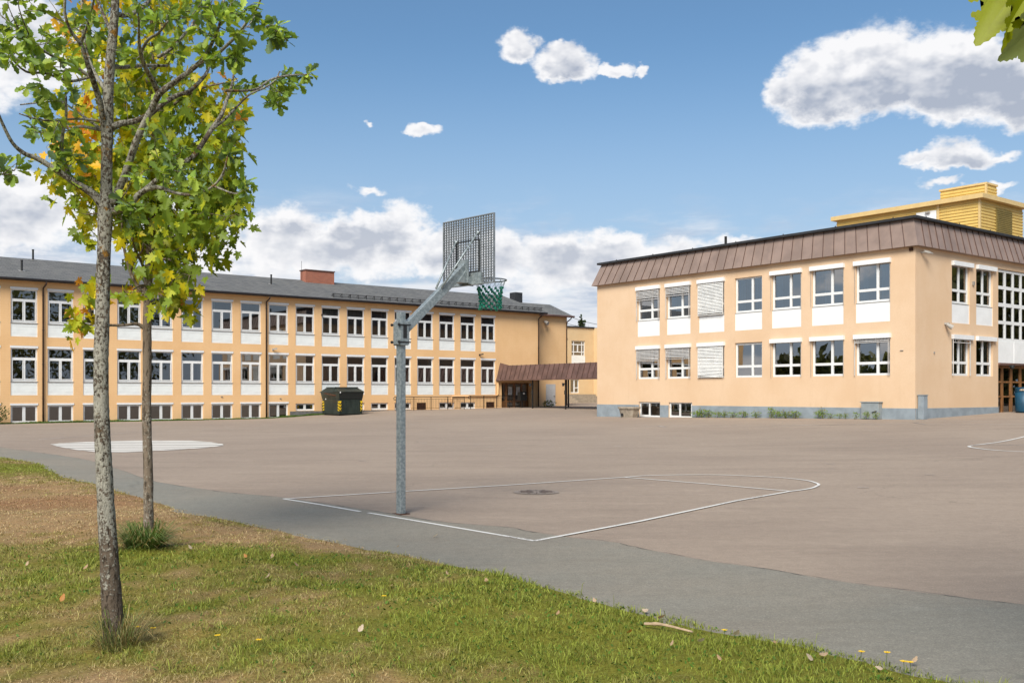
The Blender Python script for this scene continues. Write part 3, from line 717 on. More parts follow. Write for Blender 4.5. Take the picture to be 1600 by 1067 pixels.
# ------------------------------------------------------------------ windows
RZ = math.atan2(.6175, .7866)
def win_parts(W, H, panes, fmat, gmat, depth=.09, boxh=0, boxproud=.06, sillp=.05, sash=()):
    """returns list of (name, mesh) in local frame: x right, y inward, z up"""
    out = []; m = MB(); m.holes(W, H, panes, 0, .07, outer=True)
    for (a, b, c, d) in sash:      # opening sashes stand proud of the fixed frame
        t = .045
        m.box(a - t, b + t, -.022, -.001, d, d + t); m.box(a - t, b + t, -.022, -.001, c - t, c); m.box(a - t, a, -.022, -.001, c, d); m.box(b, b + t, -.022, -.001, c, d)
    out.append(('window', m.mesh('window', fmat)))
    m = MB()
    for i, (a, b, c, d) in enumerate(panes):
        t = .0009 * (i % 3 - 1)
        m.quad((a - .01, .04 - t * 3, c - .01), (b + .01, .04 + t * 3, c - .01), (b + .01, .04 + t * 3 + t, d + .01), (a - .01, .04 - t * 3 + t, d + .01))
    out.append(('pane', m.mesh('pane', gmat)))
    if boxh:
        m = MB(); m.box(-.03, W + .03, -boxproud - .05, .0, H - .002, H + boxh); out.append(('shutter_box', m.mesh('shutter_box', M['box'])))
    if sillp:
        m = MB(); m.box(-.03, W + .03, -sillp - .05, -.001, -.035, .0); out.append(('sill', m.mesh('sill', M['sill'])))
    return out
def place_win(parts, parent, loc, rz=0, extra=(), label=None):
    o = bpy.data.objects.new(parts[0][0], parts[0][1]); COL.objects.link(o); o.parent = parent; o.location = loc; o.rotation_euler.z = rz
    if label: o['label'] = label
    for n, me in list(parts[1:]) + list(extra):
        c = bpy.data.objects.new(n, me); COL.objects.link(c); c.parent = o
    return o
def curtain_mesh(x0, x1, z0, z1, mt, y=.14, amp=.03, waves=None):
    m = MB(); n = max(10, int((x1 - x0) * 60)); waves = waves or (x1 - x0) * 9; ph = random.random() * 6
    vs = []
    for i in range(n + 1):
        x = x0 + (x1 - x0) * i / n; yy = y + amp * math.sin(i / n * waves * 6.28 + ph) + amp * .4 * math.sin(i * 1.7 + ph)
        vs += [(x, yy, z0), (x, yy, z1)]
    m.add(vs, [(2 * i, 2 * i + 2, 2 * i + 3, 2 * i + 1) for i in range(n)]); return m.mesh('curtain', mt, True)
def blind_mesh(W, ztop, zbot, mt, y=-.075, pitch=.075, crook=0, open_=.5):
    m = MB(); z = ztop; k = 0; n = int((ztop - zbot) / pitch)
    for i in range(n):
        z = ztop - (i + .5) * pitch; t = i / max(1, n - 1)
        s = crook * t * t; a = z + s * .5 + random.uniform(-.006, .006) - (random.random() < .05) * crook * .3; b = z - s * .5 + random.uniform(-.006, .006)
        m.add([(0, y - .032, a - .028 * open_ * 1.7), (W, y - .032, b - .028 * open_ * 1.7), (W, y + .018, b + .028), (0, y + .018, a + .028)], [(0, 1, 2, 3)])
    m.box(0, W, y - .03, y + .02, zbot - .03, zbot)
    for x in (.12, W * .38, W * .64, W - .12): m.box(x - .004, x + .004, y - .04, y - .036, zbot, ztop)
    m.box(-.022, -.006, y - .02, y + .02, 0, ztop); m.box(W + .006, W + .022, y - .02, y + .02, 0, ztop)
    return m.mesh('blind', mt)

def interior(parent, boxes, floors, mt=None):
    m = MB()
    for b in boxes: m.box(*b)
    m.build('interior_wall', mt or M['room'], parent)
    m = MB()
    for b in floors: m.box(*b)
    m.build('floor_slab', M['roomfloor'], parent)

# ------------------------------------------------------------------ left school wing
def left_building():
    B = empty('school_building', (-28.2, 56.5, 0), RZ, 'long ochre school wing with grey shingle roof and three rows of white windows', 'school building')
    U0, U1, ZT = -9.2, 38.7, 8.02
    cols = list(range(-4, 18)); w = 1.42; rects = []; wins = []
    for k in cols:
        u = -.66 + 1.966 * k
        rects += [(u, u + w, 4.80, 7.65), (u, u + w, 1.42, 4.28)]
        wins += [('up', k, u), ('lo', k, u)]
        if k <= 8: rects.append((u, u + w, -.19, .95)); wins.append(('base', k, u))
        elif k not in (14, 17): rects.append((u, u + w, .33, .84)); wins.append(('small', k, u))
    DR = (34.81, 37.80, .30, 2.38); rects.append(DR)
    vents = [(26.82, 27.65, .33, .83), (33.27, 34.09, .42, .85)]; rects += vents
    m = MB(); m.holes(U1 - U0, ZT + .6, rects, 0, .30, x0=U0, z0=-.6)
    m.quad((U1, 0, -.6), (U1, 11, -.6), (U1, 11, ZT), (U1, 0, ZT)); m.add([(U1, 0, ZT), (U1, 11, ZT), (U1, 5.5, 9.85)], [(0, 1, 2)])
    m.quad((U0, 11, -.6), (U0, 0, -.6), (U0, 0, ZT), (U0, 11, ZT)); m.add([(U0, 0, ZT), (U0, 11, ZT), (U0, 5.5, 9.85)], [(0, 2, 1)])
    m.quad((U1, 11, -.6), (U0, 11, -.6), (U0, 11, ZT), (U1, 11, ZT))
    # set back end bay
    m.quad((U1, 1.0, -.6), (42.6, 1.0, -.6), (42.6, 1.0, ZT), (U1, 1.0, ZT)); m.quad((42.6, 1.0, -.6), (42.6, 6.4, -.6), (42.6, 6.4, ZT), (42.6, 1.0, ZT))
    m.add([(42.6, 1.0, ZT), (42.6, 6.4, ZT), (42.6, 3.7, 9.1)], [(0, 1, 2)])
    m.build('wall', M['wallL'], B)
    m = MB(); m.holes(34.8 - 16.6, .85, [r for r in rects if r[2] in (.33, .42)], -.03, .03, x0=16.6, z0=-.55)
    m.build('plinth', M['plinthL'], B)
    # windows
    tl = (.085, 1.335, 1.38, 1.865); l1 = (.12, .64, .155, 1.22); l2 = (.78, 1.30, .155, 1.22)
    P_up = win_parts(w, 1.93, [tl, l1, l2], M['white'], M['glass'], boxh=.12, sash=[l1, l2])
    P_ba = win_parts(w, 1.04, [(.10, .63, .13, .94), (.79, 1.32, .13, .94)], M['white'], M['glass'], boxh=.10, sillp=0)
    P_sm = win_parts(w, .51, [(.10, .63, .12, .42), (.79, 1.32, .12, .42)], M['white'], M['glass'], boxh=0, sillp=.0)
    m = MB(); m.box(0, w, .0, .04, 0, .78)
    for i in range(1, 4): m.box(0, w, -.006, .0, .78 * i / 4 - .004, .78 * i / 4 + .004)
    pan = m.mesh('spandrel_panel', M['panel'])
    cur = {'g': curtain_mesh(.05, 1.37, .1, 1.88, M['curg']), 'gL': curtain_mesh(.05, .45, .1, 1.88, M['curg']), 'gR': curtain_mesh(.95, 1.37, .1, 1.88, M['curg']),
           'yR': curtain_mesh(.98, 1.37, .1, 1.88, M['cury']), 'yL': curtain_mesh(.05, .30, .1, 1.88, M['cury']),
           'p': curtain_mesh(.05, .30, .1, 1.88, M['cur']), 'pR': curtain_mesh(1.1, 1.37, .1, 1.88, M['cur']), 'r': curtain_mesh(.05, 1.37, .1, 1.3, M['curr']), 'rL': curtain_mesh(.25, .6, .1, 1.3, M['curr']), 'rR': curtain_mesh(.9, 1.25, .1, 1.3, M['curr'])}
    upc = {3: 'g', 5: 'gR', 6: 'p', 10: 'g', 11: 'g', 12: 'gR', 9: 'rR', 17: 'gR', 13: 'gL', -1: 'p', -2: 'g'}; loc_ = {0: 'yR', 2: 'p', 6: 'rR', 7: 'p', 8: 'gR', 9: 'r', 10: 'rL', 11: 'rL', 12: 'rR', 5: 'pR', 14: 'pR', 16: 'p', -1: 'yL'}
    for kind, k, u in wins:
        if kind == 'up' or kind == 'lo':
            z = 5.60 if kind == 'up' else 2.22; key = (upc if kind == 'up' else loc_).get(k)
            ex = [('curtain', cur[key])] if key else []
            if key == 'yR': ex.append(('curtain', cur['yL']))
            place_win(P_up, B, (u, .085, z), extra=ex)
            p = bpy.data.objects.new('spandrel_panel', pan); COL.objects.link(p); p.parent = B; p.location = (u, .03, 4.805 if kind == 'up' else 1.425)
            # lead under the sill
        elif kind == 'base': place_win(P_ba, B, (u, .085, -.19))
        else: place_win(P_sm, B, (u, .085, .33))
    for a, b, c, d in vents:
        m = MB(); m.box(a, b, .06, .10, c, d)
        for i in range(7): m.box(a + .02, b - .02, .02, .06, c + .04 + i * .055, c + .065 + i * .055)
        m.build('vent_grate', M['rust'], B)
    # rooms behind the glass
    bx = [(U0 + .1, U1 - .1, 5.2, 5.3, -.5, ZT)]
    for k in range(-4, 18, 4): bx.append((-.66 + 1.966 * k - .32, -.66 + 1.966 * k - .22, .32, 5.2, -.5, ZT))
    interior(B, bx, [(U0 + .1, U1 - .1, .32, 5.2, 1.1, 1.3), (U0 + .1, U1 - .1, .32, 5.2, 4.4, 4.6), (U0 + .1, U1 - .1, .32, 5.2, 7.85, 7.95), (U0 + .1, U1 - .1, .32, 5.2, -.55, -.45)])
    # roof
    m = MB(); e, r = -.42, 5.5
    sl = (10.0 - 8.12) / (r - e)
    m.add([(U0 - .3, e, 8.12), (39.1, e, 8.12), (39.1, r, 10.0), (U0 - .3, r, 10.0), (39.1, 11.4, 8.12), (U0 - .3, 11.4, 8.12)], [(0, 1, 2, 3), (3, 2, 4, 5)])
    m.add([(U0 - .3, e, 8.02), (39.1, e, 8.02), (39.1, 0, 8.02), (U0 - .3, 0, 8.02)], [(3, 2, 1, 0)])
    m.quad((39.1, e, 8.02), (39.1, e, 8.12), (39.1, r, 10.0), (39.1, r, 9.88)); m.quad((39.1, 11.4, 8.02), (39.1, r, 9.88), (39.1, r, 10.0), (39.1, 11.4, 8.12))
    e2, r2 = .62, 3.7
    m.add([(39.0, e2, 8.1), (43.0, e2, 8.1), (43.0, r2, 9.3), (39.0, r2, 9.3), (43.0, 6.8, 8.1), (39.0, 6.8, 8.1)], [(0, 1, 2, 3), (3, 2, 4, 5)])
    m.quad((39.0, e2, 8.0), (39.0, 1.0, 8.0), (43.0, 1.0, 8.0), (43.0, e2, 8.0)); m.quad((43.0, e2, 8.0), (43.0, r2, 9.2), (43.0, r2, 9.3), (43.0, e2, 8.1)); m.quad((43.0, 6.8, 8.0), (43.0, 6.8, 8.1), (43.0, r2, 9.3), (43.0, r2, 9.2))
    rf = m.build('roof', M['shingle'], B)
    m = MB(); m.tube([(U0 - .3, e - .07, 8.07), (39.15, e - .07, 8.07)], .075, 8); m.box(U0 - .3, 39.12, e - .02, e, 7.98, 8.13)
    m.build('gutter', M['gutter'], B)
    m = MB(); m.tube([(39.1, e2 - .07, 8.05), (43.05, e2 - .07, 8.05)], .075, 8); m.box(39.1, 43.02, e2 - .02, e2, 7.96, 8.11); m.box(39.1, 39.16, e - .02, r, 8.1, 8.13)
    m.build('gutter', M['mansd'], B)
    def z_of(y): return 8.12 + (y - e) * sl
    m = MB()       # snow guard: rails and brackets near the eave
    for i in range(30):
        u = 20.0 + i * .655; m.bar((u, .15, z_of(.15)), (u - .05, .02, z_of(0) + .30), .035); m.bar((u, .45, z_of(.45)), (u - .05, .02, z_of(0) + .30), .03)
    for z in (.10, .28): m.bar((19.8, .03, z_of(0) + z), (39.1, .03, z_of(0) + z), .03)
    for i in range(190): m.bar((19.8 + i * .1, .03, z_of(0) + .10), (19.8 + i * .1, .03, z_of(0) + .28), .014)
    m.build('snow_guard', M['gutter'], rf)
    m = MB(); m.box(20.1, 22.45, 4.7, 5.6, 9.4, 10.66); ch = m.build('chimney', M['brick'], rf)
    m = MB(); m.box(20.04, 22.5, 4.64, 5.66, 10.66, 10.73); m.build('chimney_cap', M['mansd'], ch) if False else m.build('chimney_cap', M['mansd'], rf)
    m = MB(); m.box(40.3, 41.1, 5.2, 6.0, 9.3, 10.35); m.build('chimney', M['cap'], rf)
    for u, y, h in ((0.25, 1.6, .6), (1.65, 5.3, .6), (16.6, 3.0, .65), (7.4, 6.2, .5), (20.0, 5.2, 1.4)):
        m = MB(); rr = .06 if h < 1 else .012; m.tube([(u, y, z_of(min(y, 5.5)) - .1), (u, y, z_of(min(y, 5.5)) + h)], rr, 10); m.tube([(u, y, z_of(min(y, 5.5)) + h), (u, y, z_of(min(y, 5.5)) + h + .05)], rr * 1.25, 10)
        m.build('vent_pipe', M['black'], rf)
        if h < 1:
            m = MB(); m.add([(u - .18, y - .2, z_of(y - .2) + .02), (u + .18, y - .2, z_of(y - .2) + .02), (u + .18, y + .2, z_of(y + .2) + .02), (u - .18, y + .2, z_of(y + .2) + .02)], [(0, 1, 2, 3)]); m.build('flashing', M['sill'], rf)
    for u, zb, y in ((1.04, -.15, 0), (14.86, -.1, 0), (38.55, .4, 0), (-6.9, -.15, 0)):
        m = MB(); m.tube([(u + .1, y - .49, 8.0), (u + .08, y - .42, 7.85), (u, y - .12, 7.65), (u, y - .09, 7.5), (u, y - .09, zb)], .048, 10)
        for z in (1.2, 3.2, 5.2, 7.2): m.tube([(u, y - .09, z), (u, y - .09, z + .05)], .062, 10)
        m.build('drainpipe', M['pipe'], B, True)
    m = MB(); m.tube([(42.75, .56, 8.0), (42.7, .6, 7.85), (42.5, .85, 7.6), (42.5, .91, 7.4), (42.5, .91, .4)], .048, 10); m.build('drainpipe', M['pipe'], B, True)
    # entrance doors
    a, b, c, d = DR; m = MB(); y = .30
    cw = [(a + .05, a + .55), (a + .80, a + 1.38), (a + 1.62, a + 2.16), (a + 2.36, b - .1)]
    m.holes(b - a, d - .35, [(p, q, c + .62, d - .12) for p, q in cw] + [(p, q, c + .12, c + .52) for p, q in cw[1:3]], y, .06, x0=a, z0=.35)
    dr = m.build('entrance_door', M['wood'], B)
    m = MB()
    for p, q in cw: m.quad((p, y + .03, c + .1), (q, y + .03, c + .1), (q, y + .03, d - .1), (p, y + .03, d - .1))
    m.build('pane', M['glass'], dr)
    m = MB()
    for p, q in cw[1:3]: m.box(p + .08, q - .1, y - .012, y - .002, c + 1.1, c + 1.75)
    m.build('notice', M['white2'], dr)
    m = MB(); m.box(41.27 - 1.03, 41.27, .96, .998, .35, 2.30); d2 = m.build('side_door', M['doorw'], B)
    m = MB(); m.box(41.08, 41.2, .92, .96, 1.25, 1.3); m.build('handle', M['bolt'], d2)
    # pipe, lamps, cameras on the wall
    m = MB(); m.tube([(29.95, -.06, .62), (29.95, -.06, 1.22), (30.05, -.06, 1.30), (34.2, -.06, 1.30), (34.4, -.06, 1.45), (34.4, -.06, 2.5)], .045, 8); m.build('wall_pipe', M['wallL'], B, True)
    def wlamp(u, z, y=0):
        m = MB(); m.bar((u, y, z), (u, y - .18, z), .05); m.tube([(u, y - .1, z + .08), (u + .10, y - .45, z - .12)], [.1, .17], 12); m.build('wall_lamp', M['lampw'], B)
    wlamp(40.0, 7.45, 1.0)
    for u, z in ((15.35, 4.45), (19.0, 6.95), (32.6, 4.5)):
        m = MB(); m.box(u - .04, u + .04, -.06, 0, z - .04, z + .1); m.bar((u, -.05, z + .02), (u + .02, -.16, z + .06), .03); m.bar((u - .05, -.15, z + .04), (u + .22, -.24, z + .09), .09)
        m.build('security_camera', M['lampw'] if u < 16 else M['bolt'], B)
    for u, z in ((11.8, 1.32), (15.9, 1.18), (22.1, 1.72)):
        m = MB(); m.box(u - .06, u + .06, -.05, 0, z - .025, z + .025); m.build('wall_fitting', M['lampw'] if z > 1.5 else M['sill'], B)
left_building()

def wall_grass():
    P = []
    d2 = np.array((.7866, .6175)); dn = np.array((.6175, -.7866)); o = np.array((-28.2, 56.5))
    n = 26000; u = rng.uniform(-8.5, 19.8, n); wd = np.where(u < 14, .55, np.clip(.55 - (u - 14) * .0, .1, 1) * np.clip((20 - u) / 3, 0, 1)); v = rng.random(n) * (wd + vnoise(np.c_[u, u * 0], 1.1, 4) * .5)
    P = o + u[:, None] * d2 + (v + .02)[:, None] * dn
    c = np.array((.10, .165, .03)) * rng.uniform(.6, 1.3, (n, 1))
    b = blades(P, g(P[:, 0], P[:, 1]), rng.uniform(.03, .16, n) * (.4 + vnoise(P, 1.3, 8)), rng.uniform(.012, .03, n), rng.uniform(.2, 1, n), c, 4)
    me = big_mesh('grass', *b[:3], M['blade'], b[3]); q = bpy.data.objects.new('grass', me); COL.objects.link(q)
    tag(q, 'narrow strip of green grass along the foot of the left building', 'grass', kind='stuff')
wall_grass()

# ------------------------------------------------------------------ right school wing
def right_building():
    B = empty('school_building', (17.463, 42.39, 0), RZ, 'apricot stucco school block with brown metal mansard and grey plinth', 'school building')
    L, DP, ZT = 20.08, 27.0, 8.1          # along y (left face), along x (right face)
    ca = [16.74, 14.50, 12.20, 9.81, 7.52, 5.22, 2.89]; w = 1.70
    ra = []
    for c in ca: ra += [(L - c, L - c + w, 4.73, 7.40), (L - c, L - c + w, 2.34, 4.10)]
    ra += [(L - 16.64, L - 15.0, .21, 1.05), (L - 14.37, L - 12.68, .22, 1.04)]
    # left face: local x' runs towards the corner, so build in its own frame then rotate -90
    def putA(mb):
        mb.v = [(y, L - x, z) for x, y, z in mb.v]; return mb
    m = MB(); m.holes(L, ZT + .4, ra, 0, .22, x0=0, z0=-.4); putA(m)
    m2 = MB(); cb = [3.10, 5.33]; wb = 1.62; rb = []
    for c in cb: rb += [(c, c + wb, 4.73, 7.38), (c, c + wb, 2.34, 4.08)]
    rb += [(7.47, 14.1, .45, 7.52)]
    m2.holes(DP, ZT + .4, rb, 0, .22, x0=0, z0=-.4)
    b0 = len(m.v); m.v += m2.v; m.f += [tuple(b0 + i for i in f) for f in m2.f]; m.mi += m2.mi
    m.quad((0, L, -.4), (DP, L, -.4), (DP, L, ZT), (0, L, ZT)); m.quad((DP, 0, -.4), (DP, 0, ZT), (DP, L, ZT), (DP, L, -.4))
    wl = m.build('wall', M['wallR'], B)
    m = MB(); pr = [r for r in ra if r[2] < .3]; m.holes(L + .025, 1.28, pr, -.025, .025, x0=0, z0=-.4); m.quad((0, -.025, .88), (L + .025, -.025, .88), (L, 0, .885), (0, 0, .885)); putA(m)
    m2 = MB(); m2.holes(7.47, 1.28, [], -.025, .02, x0=0, z0=-.4); b0 = len(m.v)
    m2.quad((0, -.025, .88), (7.47, -.025, .88), (7.47, 0, .885), (0, 0, .885))
    m.v += m2.v; m.f += [tuple(b0 + i for i in f) for f in m2.f]; m.mi += m2.mi
    m.build('plinth', M['plinthR'], B)
    # windows on the left face
    pa = lambda H: [(.09, .98, .62, H - .09), (1.10, 1.61, .62, H - .09), (.09, .98, .10, .50), (1.10, 1.61, .10, .50)]
    H1, H2 = 1.78, 1.74
    PU = win_parts(w, H1, pa(H1), M['white'], M['glassR'], boxh=0, sillp=.03); PL = win_parts(w, H2, pa(H2), M['white'], M['glassR'], boxh=0, sillp=.03)
    bm = MB(); bm.box(-.06, w + .06, -.24, -.12, 0, .20); bm.box(-.06, w + .06, -.12, -.09, .0, .2); boxm = bm.mesh('shutter_box', M['box'])
    rail = MB()
    for x in (-.02, w + .02): rail.bar((x, -.16, -1.7), (x, -.16, 0), .012)
    railm = rail.mesh('guide_rail', M['sill'])
    m = MB(); m.box(0, w, 0, .04, 0, .87); pan = m.mesh('spandrel_panel', M['panelR'])
    blU = {0: 6.78, 1: 6.86, 2: 5.66}; blL = {0: 3.36, 1: 3.42, 2: 2.40}
    cl = curtain_mesh(.12, .48, .08, 1.7, M['curb']); cr = curtain_mesh(1.15, 1.6, .08, 1.7, M['curb']); cm = curtain_mesh(.55, .85, .08, 1.7, M['curb'])
    for i, c in enumerate(ca):
        for up in (True, False):
            z = 5.63 if up else 2.34; ex = []
            if i != 3:
                bo = [('shutter_box', boxm), ('guide_rail', railm)]
            else: bo = []
            dr = (blU if up else blL).get(i)
            if dr:
                bl = blind_mesh(w - .06, (7.30 if up else 4.0) - z, dr - z, M['slat'] if i == 2 else M['slatg'], y=-.17, crook=.0 if i < 2 or up else .10, open_=.75 if i == 2 else .4)
                ex.append(('blind', bl))
            elif i == 6 and not up:
                ex.append(('blind', blind_mesh(w - .06, 1.66, 1.50, M['slatg'], y=-.17, open_=.1)))
            if up: ex += [('curtain', x) for x in ((cl,), (cl,), (), (cl, cr), (cl,), (cm,), (cl, cr))[i]]
            o = place_win(PU if up else PL, B, (.10, c, z), -math.pi / 2, extra=ex)
            for n, me in bo:
                q = bpy.data.objects.new(n, me); COL.objects.link(q); q.parent = o; q.location = (0, 0, (7.33 if up else 4.00) - z)
            if up:
                p = bpy.data.objects.new('spandrel_panel', pan); COL.objects.link(p); p.parent = B; p.location = (.03, c, 4.735); p.rotation_euler.z = -math.pi / 2
    PB = win_parts(1.64, .83, [(.09, .70, .11, .74), (.80, 1.55, .08, .76)], M['white'], M['glass'], sillp=.03)
    for u in (16.64, 14.37): place_win(PB, B, (.08, u, .22), -math.pi / 2)
    # windows on the right face
    pb = lambda H: [(.09, .76, .66, H - .08), (.88, 1.53, .66, H - .08), (.09, .76, .10, .54), (.88, 1.53, .10, .54)]
    QU = win_parts(wb, H1, pb(H1), M['white'], M['glass'], sillp=.03); QL = win_parts(wb, H2, pb(H2), M['white'], M['glass'], sillp=.03)
    bm = MB(); bm.box(-.04, wb + .16, -.24, -.09, 0, .20); boxb = bm.mesh('shutter_box', M['box'])
    m = MB(); m.box(0, wb, 0, .04, 0, .87); panb = m.mesh('spandrel_panel', M['panelR'])
    ck = curtain_mesh(1.0, 1.5, .08, 1.7, M['cur'])
    for i, c in enumerate(cb):
        for up in (True, False):
            z = 5.63 if up else 2.34; ex = [('curtain', ck)]
            if i == 0 and not up: ex.append(('blind', blind_mesh(wb - .1, 1.66, 1.52, M['slatg'], y=-.17, open_=.1)))
            o = place_win(QU if up else QL, B, (c, .10, z), 0, extra=ex)
            q = bpy.data.objects.new('shutter_box', boxb); COL.objects.link(q); q.parent = o; q.location = (0, 0, (7.33 if up else 4.00) - z)
            if up:
                p = bpy.data.objects.new('spandrel_panel', panb); COL.objects.link(p); p.parent = B; p.location = (c, .03, 4.735)
    # glazed stairwell
    gx0, gx1 = 7.47, 14.1; n = 8; pw = (gx1 - gx0) / n; rows = [(4.20, 4.88), (5.04, 5.72), (5.90, 6.56), (6.72, 7.38)]
    pans = [(gx0 + k * pw + .08, gx0 + (k + 1) * pw - .08, a, b) for k in range(n) for a, b in rows]
    m = MB(); m.holes(gx1 - gx0, 7.50 - 4.06, pans, .06, .08, x0=gx0, z0=4.06)
    gw = m.build('stairwell_window', M['white'], B)
    m = MB()
    for i, (a, b, c, d) in enumerate(pans):
        t = .004 * math.sin(i * 2.3); m.quad((a - .01, .10 - t, c - .01), (b + .01, .10 + t, c - .01), (b + .01, .10 + t, d + .01), (a - .01, .10 - t, d + .01))
    m.build('pane', M['glass'], gw)
    m = MB(); m.box(gx0, gx1, .02, .08, 3.0, 4.055); m.box(gx0, gx0 + .02, .0, .3, 3.0, 4.05); 
    for k in range(0, n, 2): m.box(gx0 + (k + 2) * pw - .012, gx0 + (k + 2) * pw + .012, .008, .02, 3.0, 4.055)
    m.build('spandrel_panel', M['panelR'], B)
    m = MB(); m.box(gx0, gx1, -.10, .6, 2.90, 3.0); m.build('entrance_soffit', M['mansd'], B)
    y = .25; dw = [(gx0 + .12, gx0 + .85), (gx0 + 1.05, gx0 + 1.75), (gx0 + 2.0, gx0 + 2.75), (gx0 + 2.95, gx0 + 3.7), (gx0 + 4.0, gx0 + 4.8), (gx0 + 5.0, gx0 + 6.4)]
    m = MB(); m.holes(gx1 - gx0, 2.9 - .5, [(a, b, 1.42, 2.05) for a, b in dw] + [(a, b, 2.13, 2.76) for a, b in dw] + [(a, b, .62, 1.34) for a, b in dw], y, .07, x0=gx0, z0=.5)
    ed = m.build('entrance_door', M['wood'], B)
    m = MB()
    for a, b in dw: m.quad((a - .01, y + .04, .6), (b + .01, y + .04, .6), (b + .01, y + .04, 2.78), (a - .01, y + .04, 2.78))
    m.build('pane', M['glass'], ed)
    m = MB(); m.bar((gx0 + .95, -.1, 2.86), (gx0 + 1.35, -.1, 2.86), .10); m.sphere((gx0 + 1.15, -.12, 2.80), .10); m.build('door_lamp', M['bolt'], B)
    # rooms
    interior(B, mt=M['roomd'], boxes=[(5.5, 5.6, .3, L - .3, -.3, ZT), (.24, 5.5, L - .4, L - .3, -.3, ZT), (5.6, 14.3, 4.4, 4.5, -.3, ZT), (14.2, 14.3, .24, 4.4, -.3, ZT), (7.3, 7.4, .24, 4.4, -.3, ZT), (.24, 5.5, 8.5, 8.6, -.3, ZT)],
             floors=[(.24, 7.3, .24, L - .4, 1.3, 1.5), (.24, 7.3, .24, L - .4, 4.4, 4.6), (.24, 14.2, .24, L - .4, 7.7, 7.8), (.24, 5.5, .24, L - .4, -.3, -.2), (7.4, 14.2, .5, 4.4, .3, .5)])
    # mansard: sloped skirt on four sides
    o_, zi, zb, zt = .25, .18, 7.90, 9.14
    def ringp(d, z): return [(-d, -d, z), (DP + d, -d, z), (DP + d, L + d, z), (-d, L + d, z)]
    b_, t_ = ringp(o_, zb), ringp(-zi, zt)
    m = MB(); m.add(b_ + t_, [(i, (i + 1) % 4, 4 + (i + 1) % 4, 4 + i) for i in range(4)])
    m.add(b_ + ringp(-.02, zb), [(i, 4 + i, 4 + (i + 1) % 4, (i + 1) % 4) for i in range(4)]); m.add(ringp(-zi, zt), [(0, 1, 2, 3)])
    m.mx = 1
    def seams(p0, p1, q0, q1, ln):
        k = int(ln / .565)
        for i in range(1, k):
            t = i / k; a = Vector(p0).lerp(Vector(p1), t); b = Vector(q0).lerp(Vector(q1), t)
            d = (b - a); up = Vector((p1)) - Vector(p0); nrm = d.cross(up).normalized()
            if nrm.z < 0: nrm = -nrm
            m.bar(a + nrm * .018, b + nrm * .018, .016, .036, up=tuple(nrm))
    seams(b_[3], b_[0], t_[3], t_[0], L); seams(b_[0], b_[1], t_[0], t_[1], DP); seams(b_[2], b_[3], t_[2], t_[3], DP)
    m.build('mansard_roof', [M['mans'], M['seam']], B)
    m = MB(); 
    for (x0, x1, y0, y1) in ((-.02, DP + .02, -.02, .3), (-.02, .3, .3, L + .02), (.3, DP + .02, L - .3, L + .02), (DP - .3, DP + .02, .3, L - .3)): m.box(x0, x1, y0, y1, 9.14, 9.26)
    for k in range(9):
        if k < 7: m.box(-.04, -.02, 1 + k * 2.9, 1.06 + k * 2.9, 9.13, 9.30)
        m.box(.8 + k * 2.9, .86 + k * 2.9, -.04, -.02, 9.13, 9.30)
    m.build('roof_edge', M['cap'], B, bevel=.03)
    for x, yy in ((.6, 10.9),):
        m = MB(); m.tube([(x, yy, 9.1), (x, yy, 9.75)], .07, 10); m.build('vent_pipe', M['black'], B)
    # lamps, camera, small fittings
    def lamp(x, z, rot=0, s=1):
        m = MB(); m.bar((x, 0, z), (x, -.22 * s, z + .02), .05); m.add([(x - .05, -.18, z + .10), (x + .12, -.36, z + .03), (x + .40, -.38, z - .06), (x + .34, -.18, z - .04), (x - .03, -.20, z + .0), (x + .15, -.36, z - .06)],
            [(0, 1, 2, 3), (0, 4, 5, 1), (1, 5, 2), (4, 3, 2, 5), (0, 3, 4)]); return m.build('floodlight', M['lampw'], B)
    lamp(.45, 7.66)
    m = MB(); m.tube([(2.45, -.10, 4.62), (2.62, -.27, 4.48)], [.07, .12], 12); m.bar((2.45, 0, 4.66), (2.5, -.2, 4.66), .08); m.build('wall_lamp', M['lampw'], B)
    m = MB(); m.box(4.93, 5.05, -.08, 0, 6.55, 6.72); m.build('wall_fitting', M['sill'], B)
    m = MB(); m.box(-.07, 0, .1, .26, 7.72, 7.86); m.build('alarm_box', M['rust'], B)
    m = MB(); m.box(1.5, 1.57, -.04, 0, 3.3, 3.38); m.box(-.04, 0, .55, .70, 3.4, 3.43); m.build('wall_fitting', M['sill'], B)
    # plant room on the roof
    hp = empty('plant_room', (0, 0, 0)); hp.parent = B; KIDS.setdefault(B.name, []).append(hp)
    return B
RBLD = right_building()
bpy.data.objects.remove(bpy.data.objects['plant_room'])

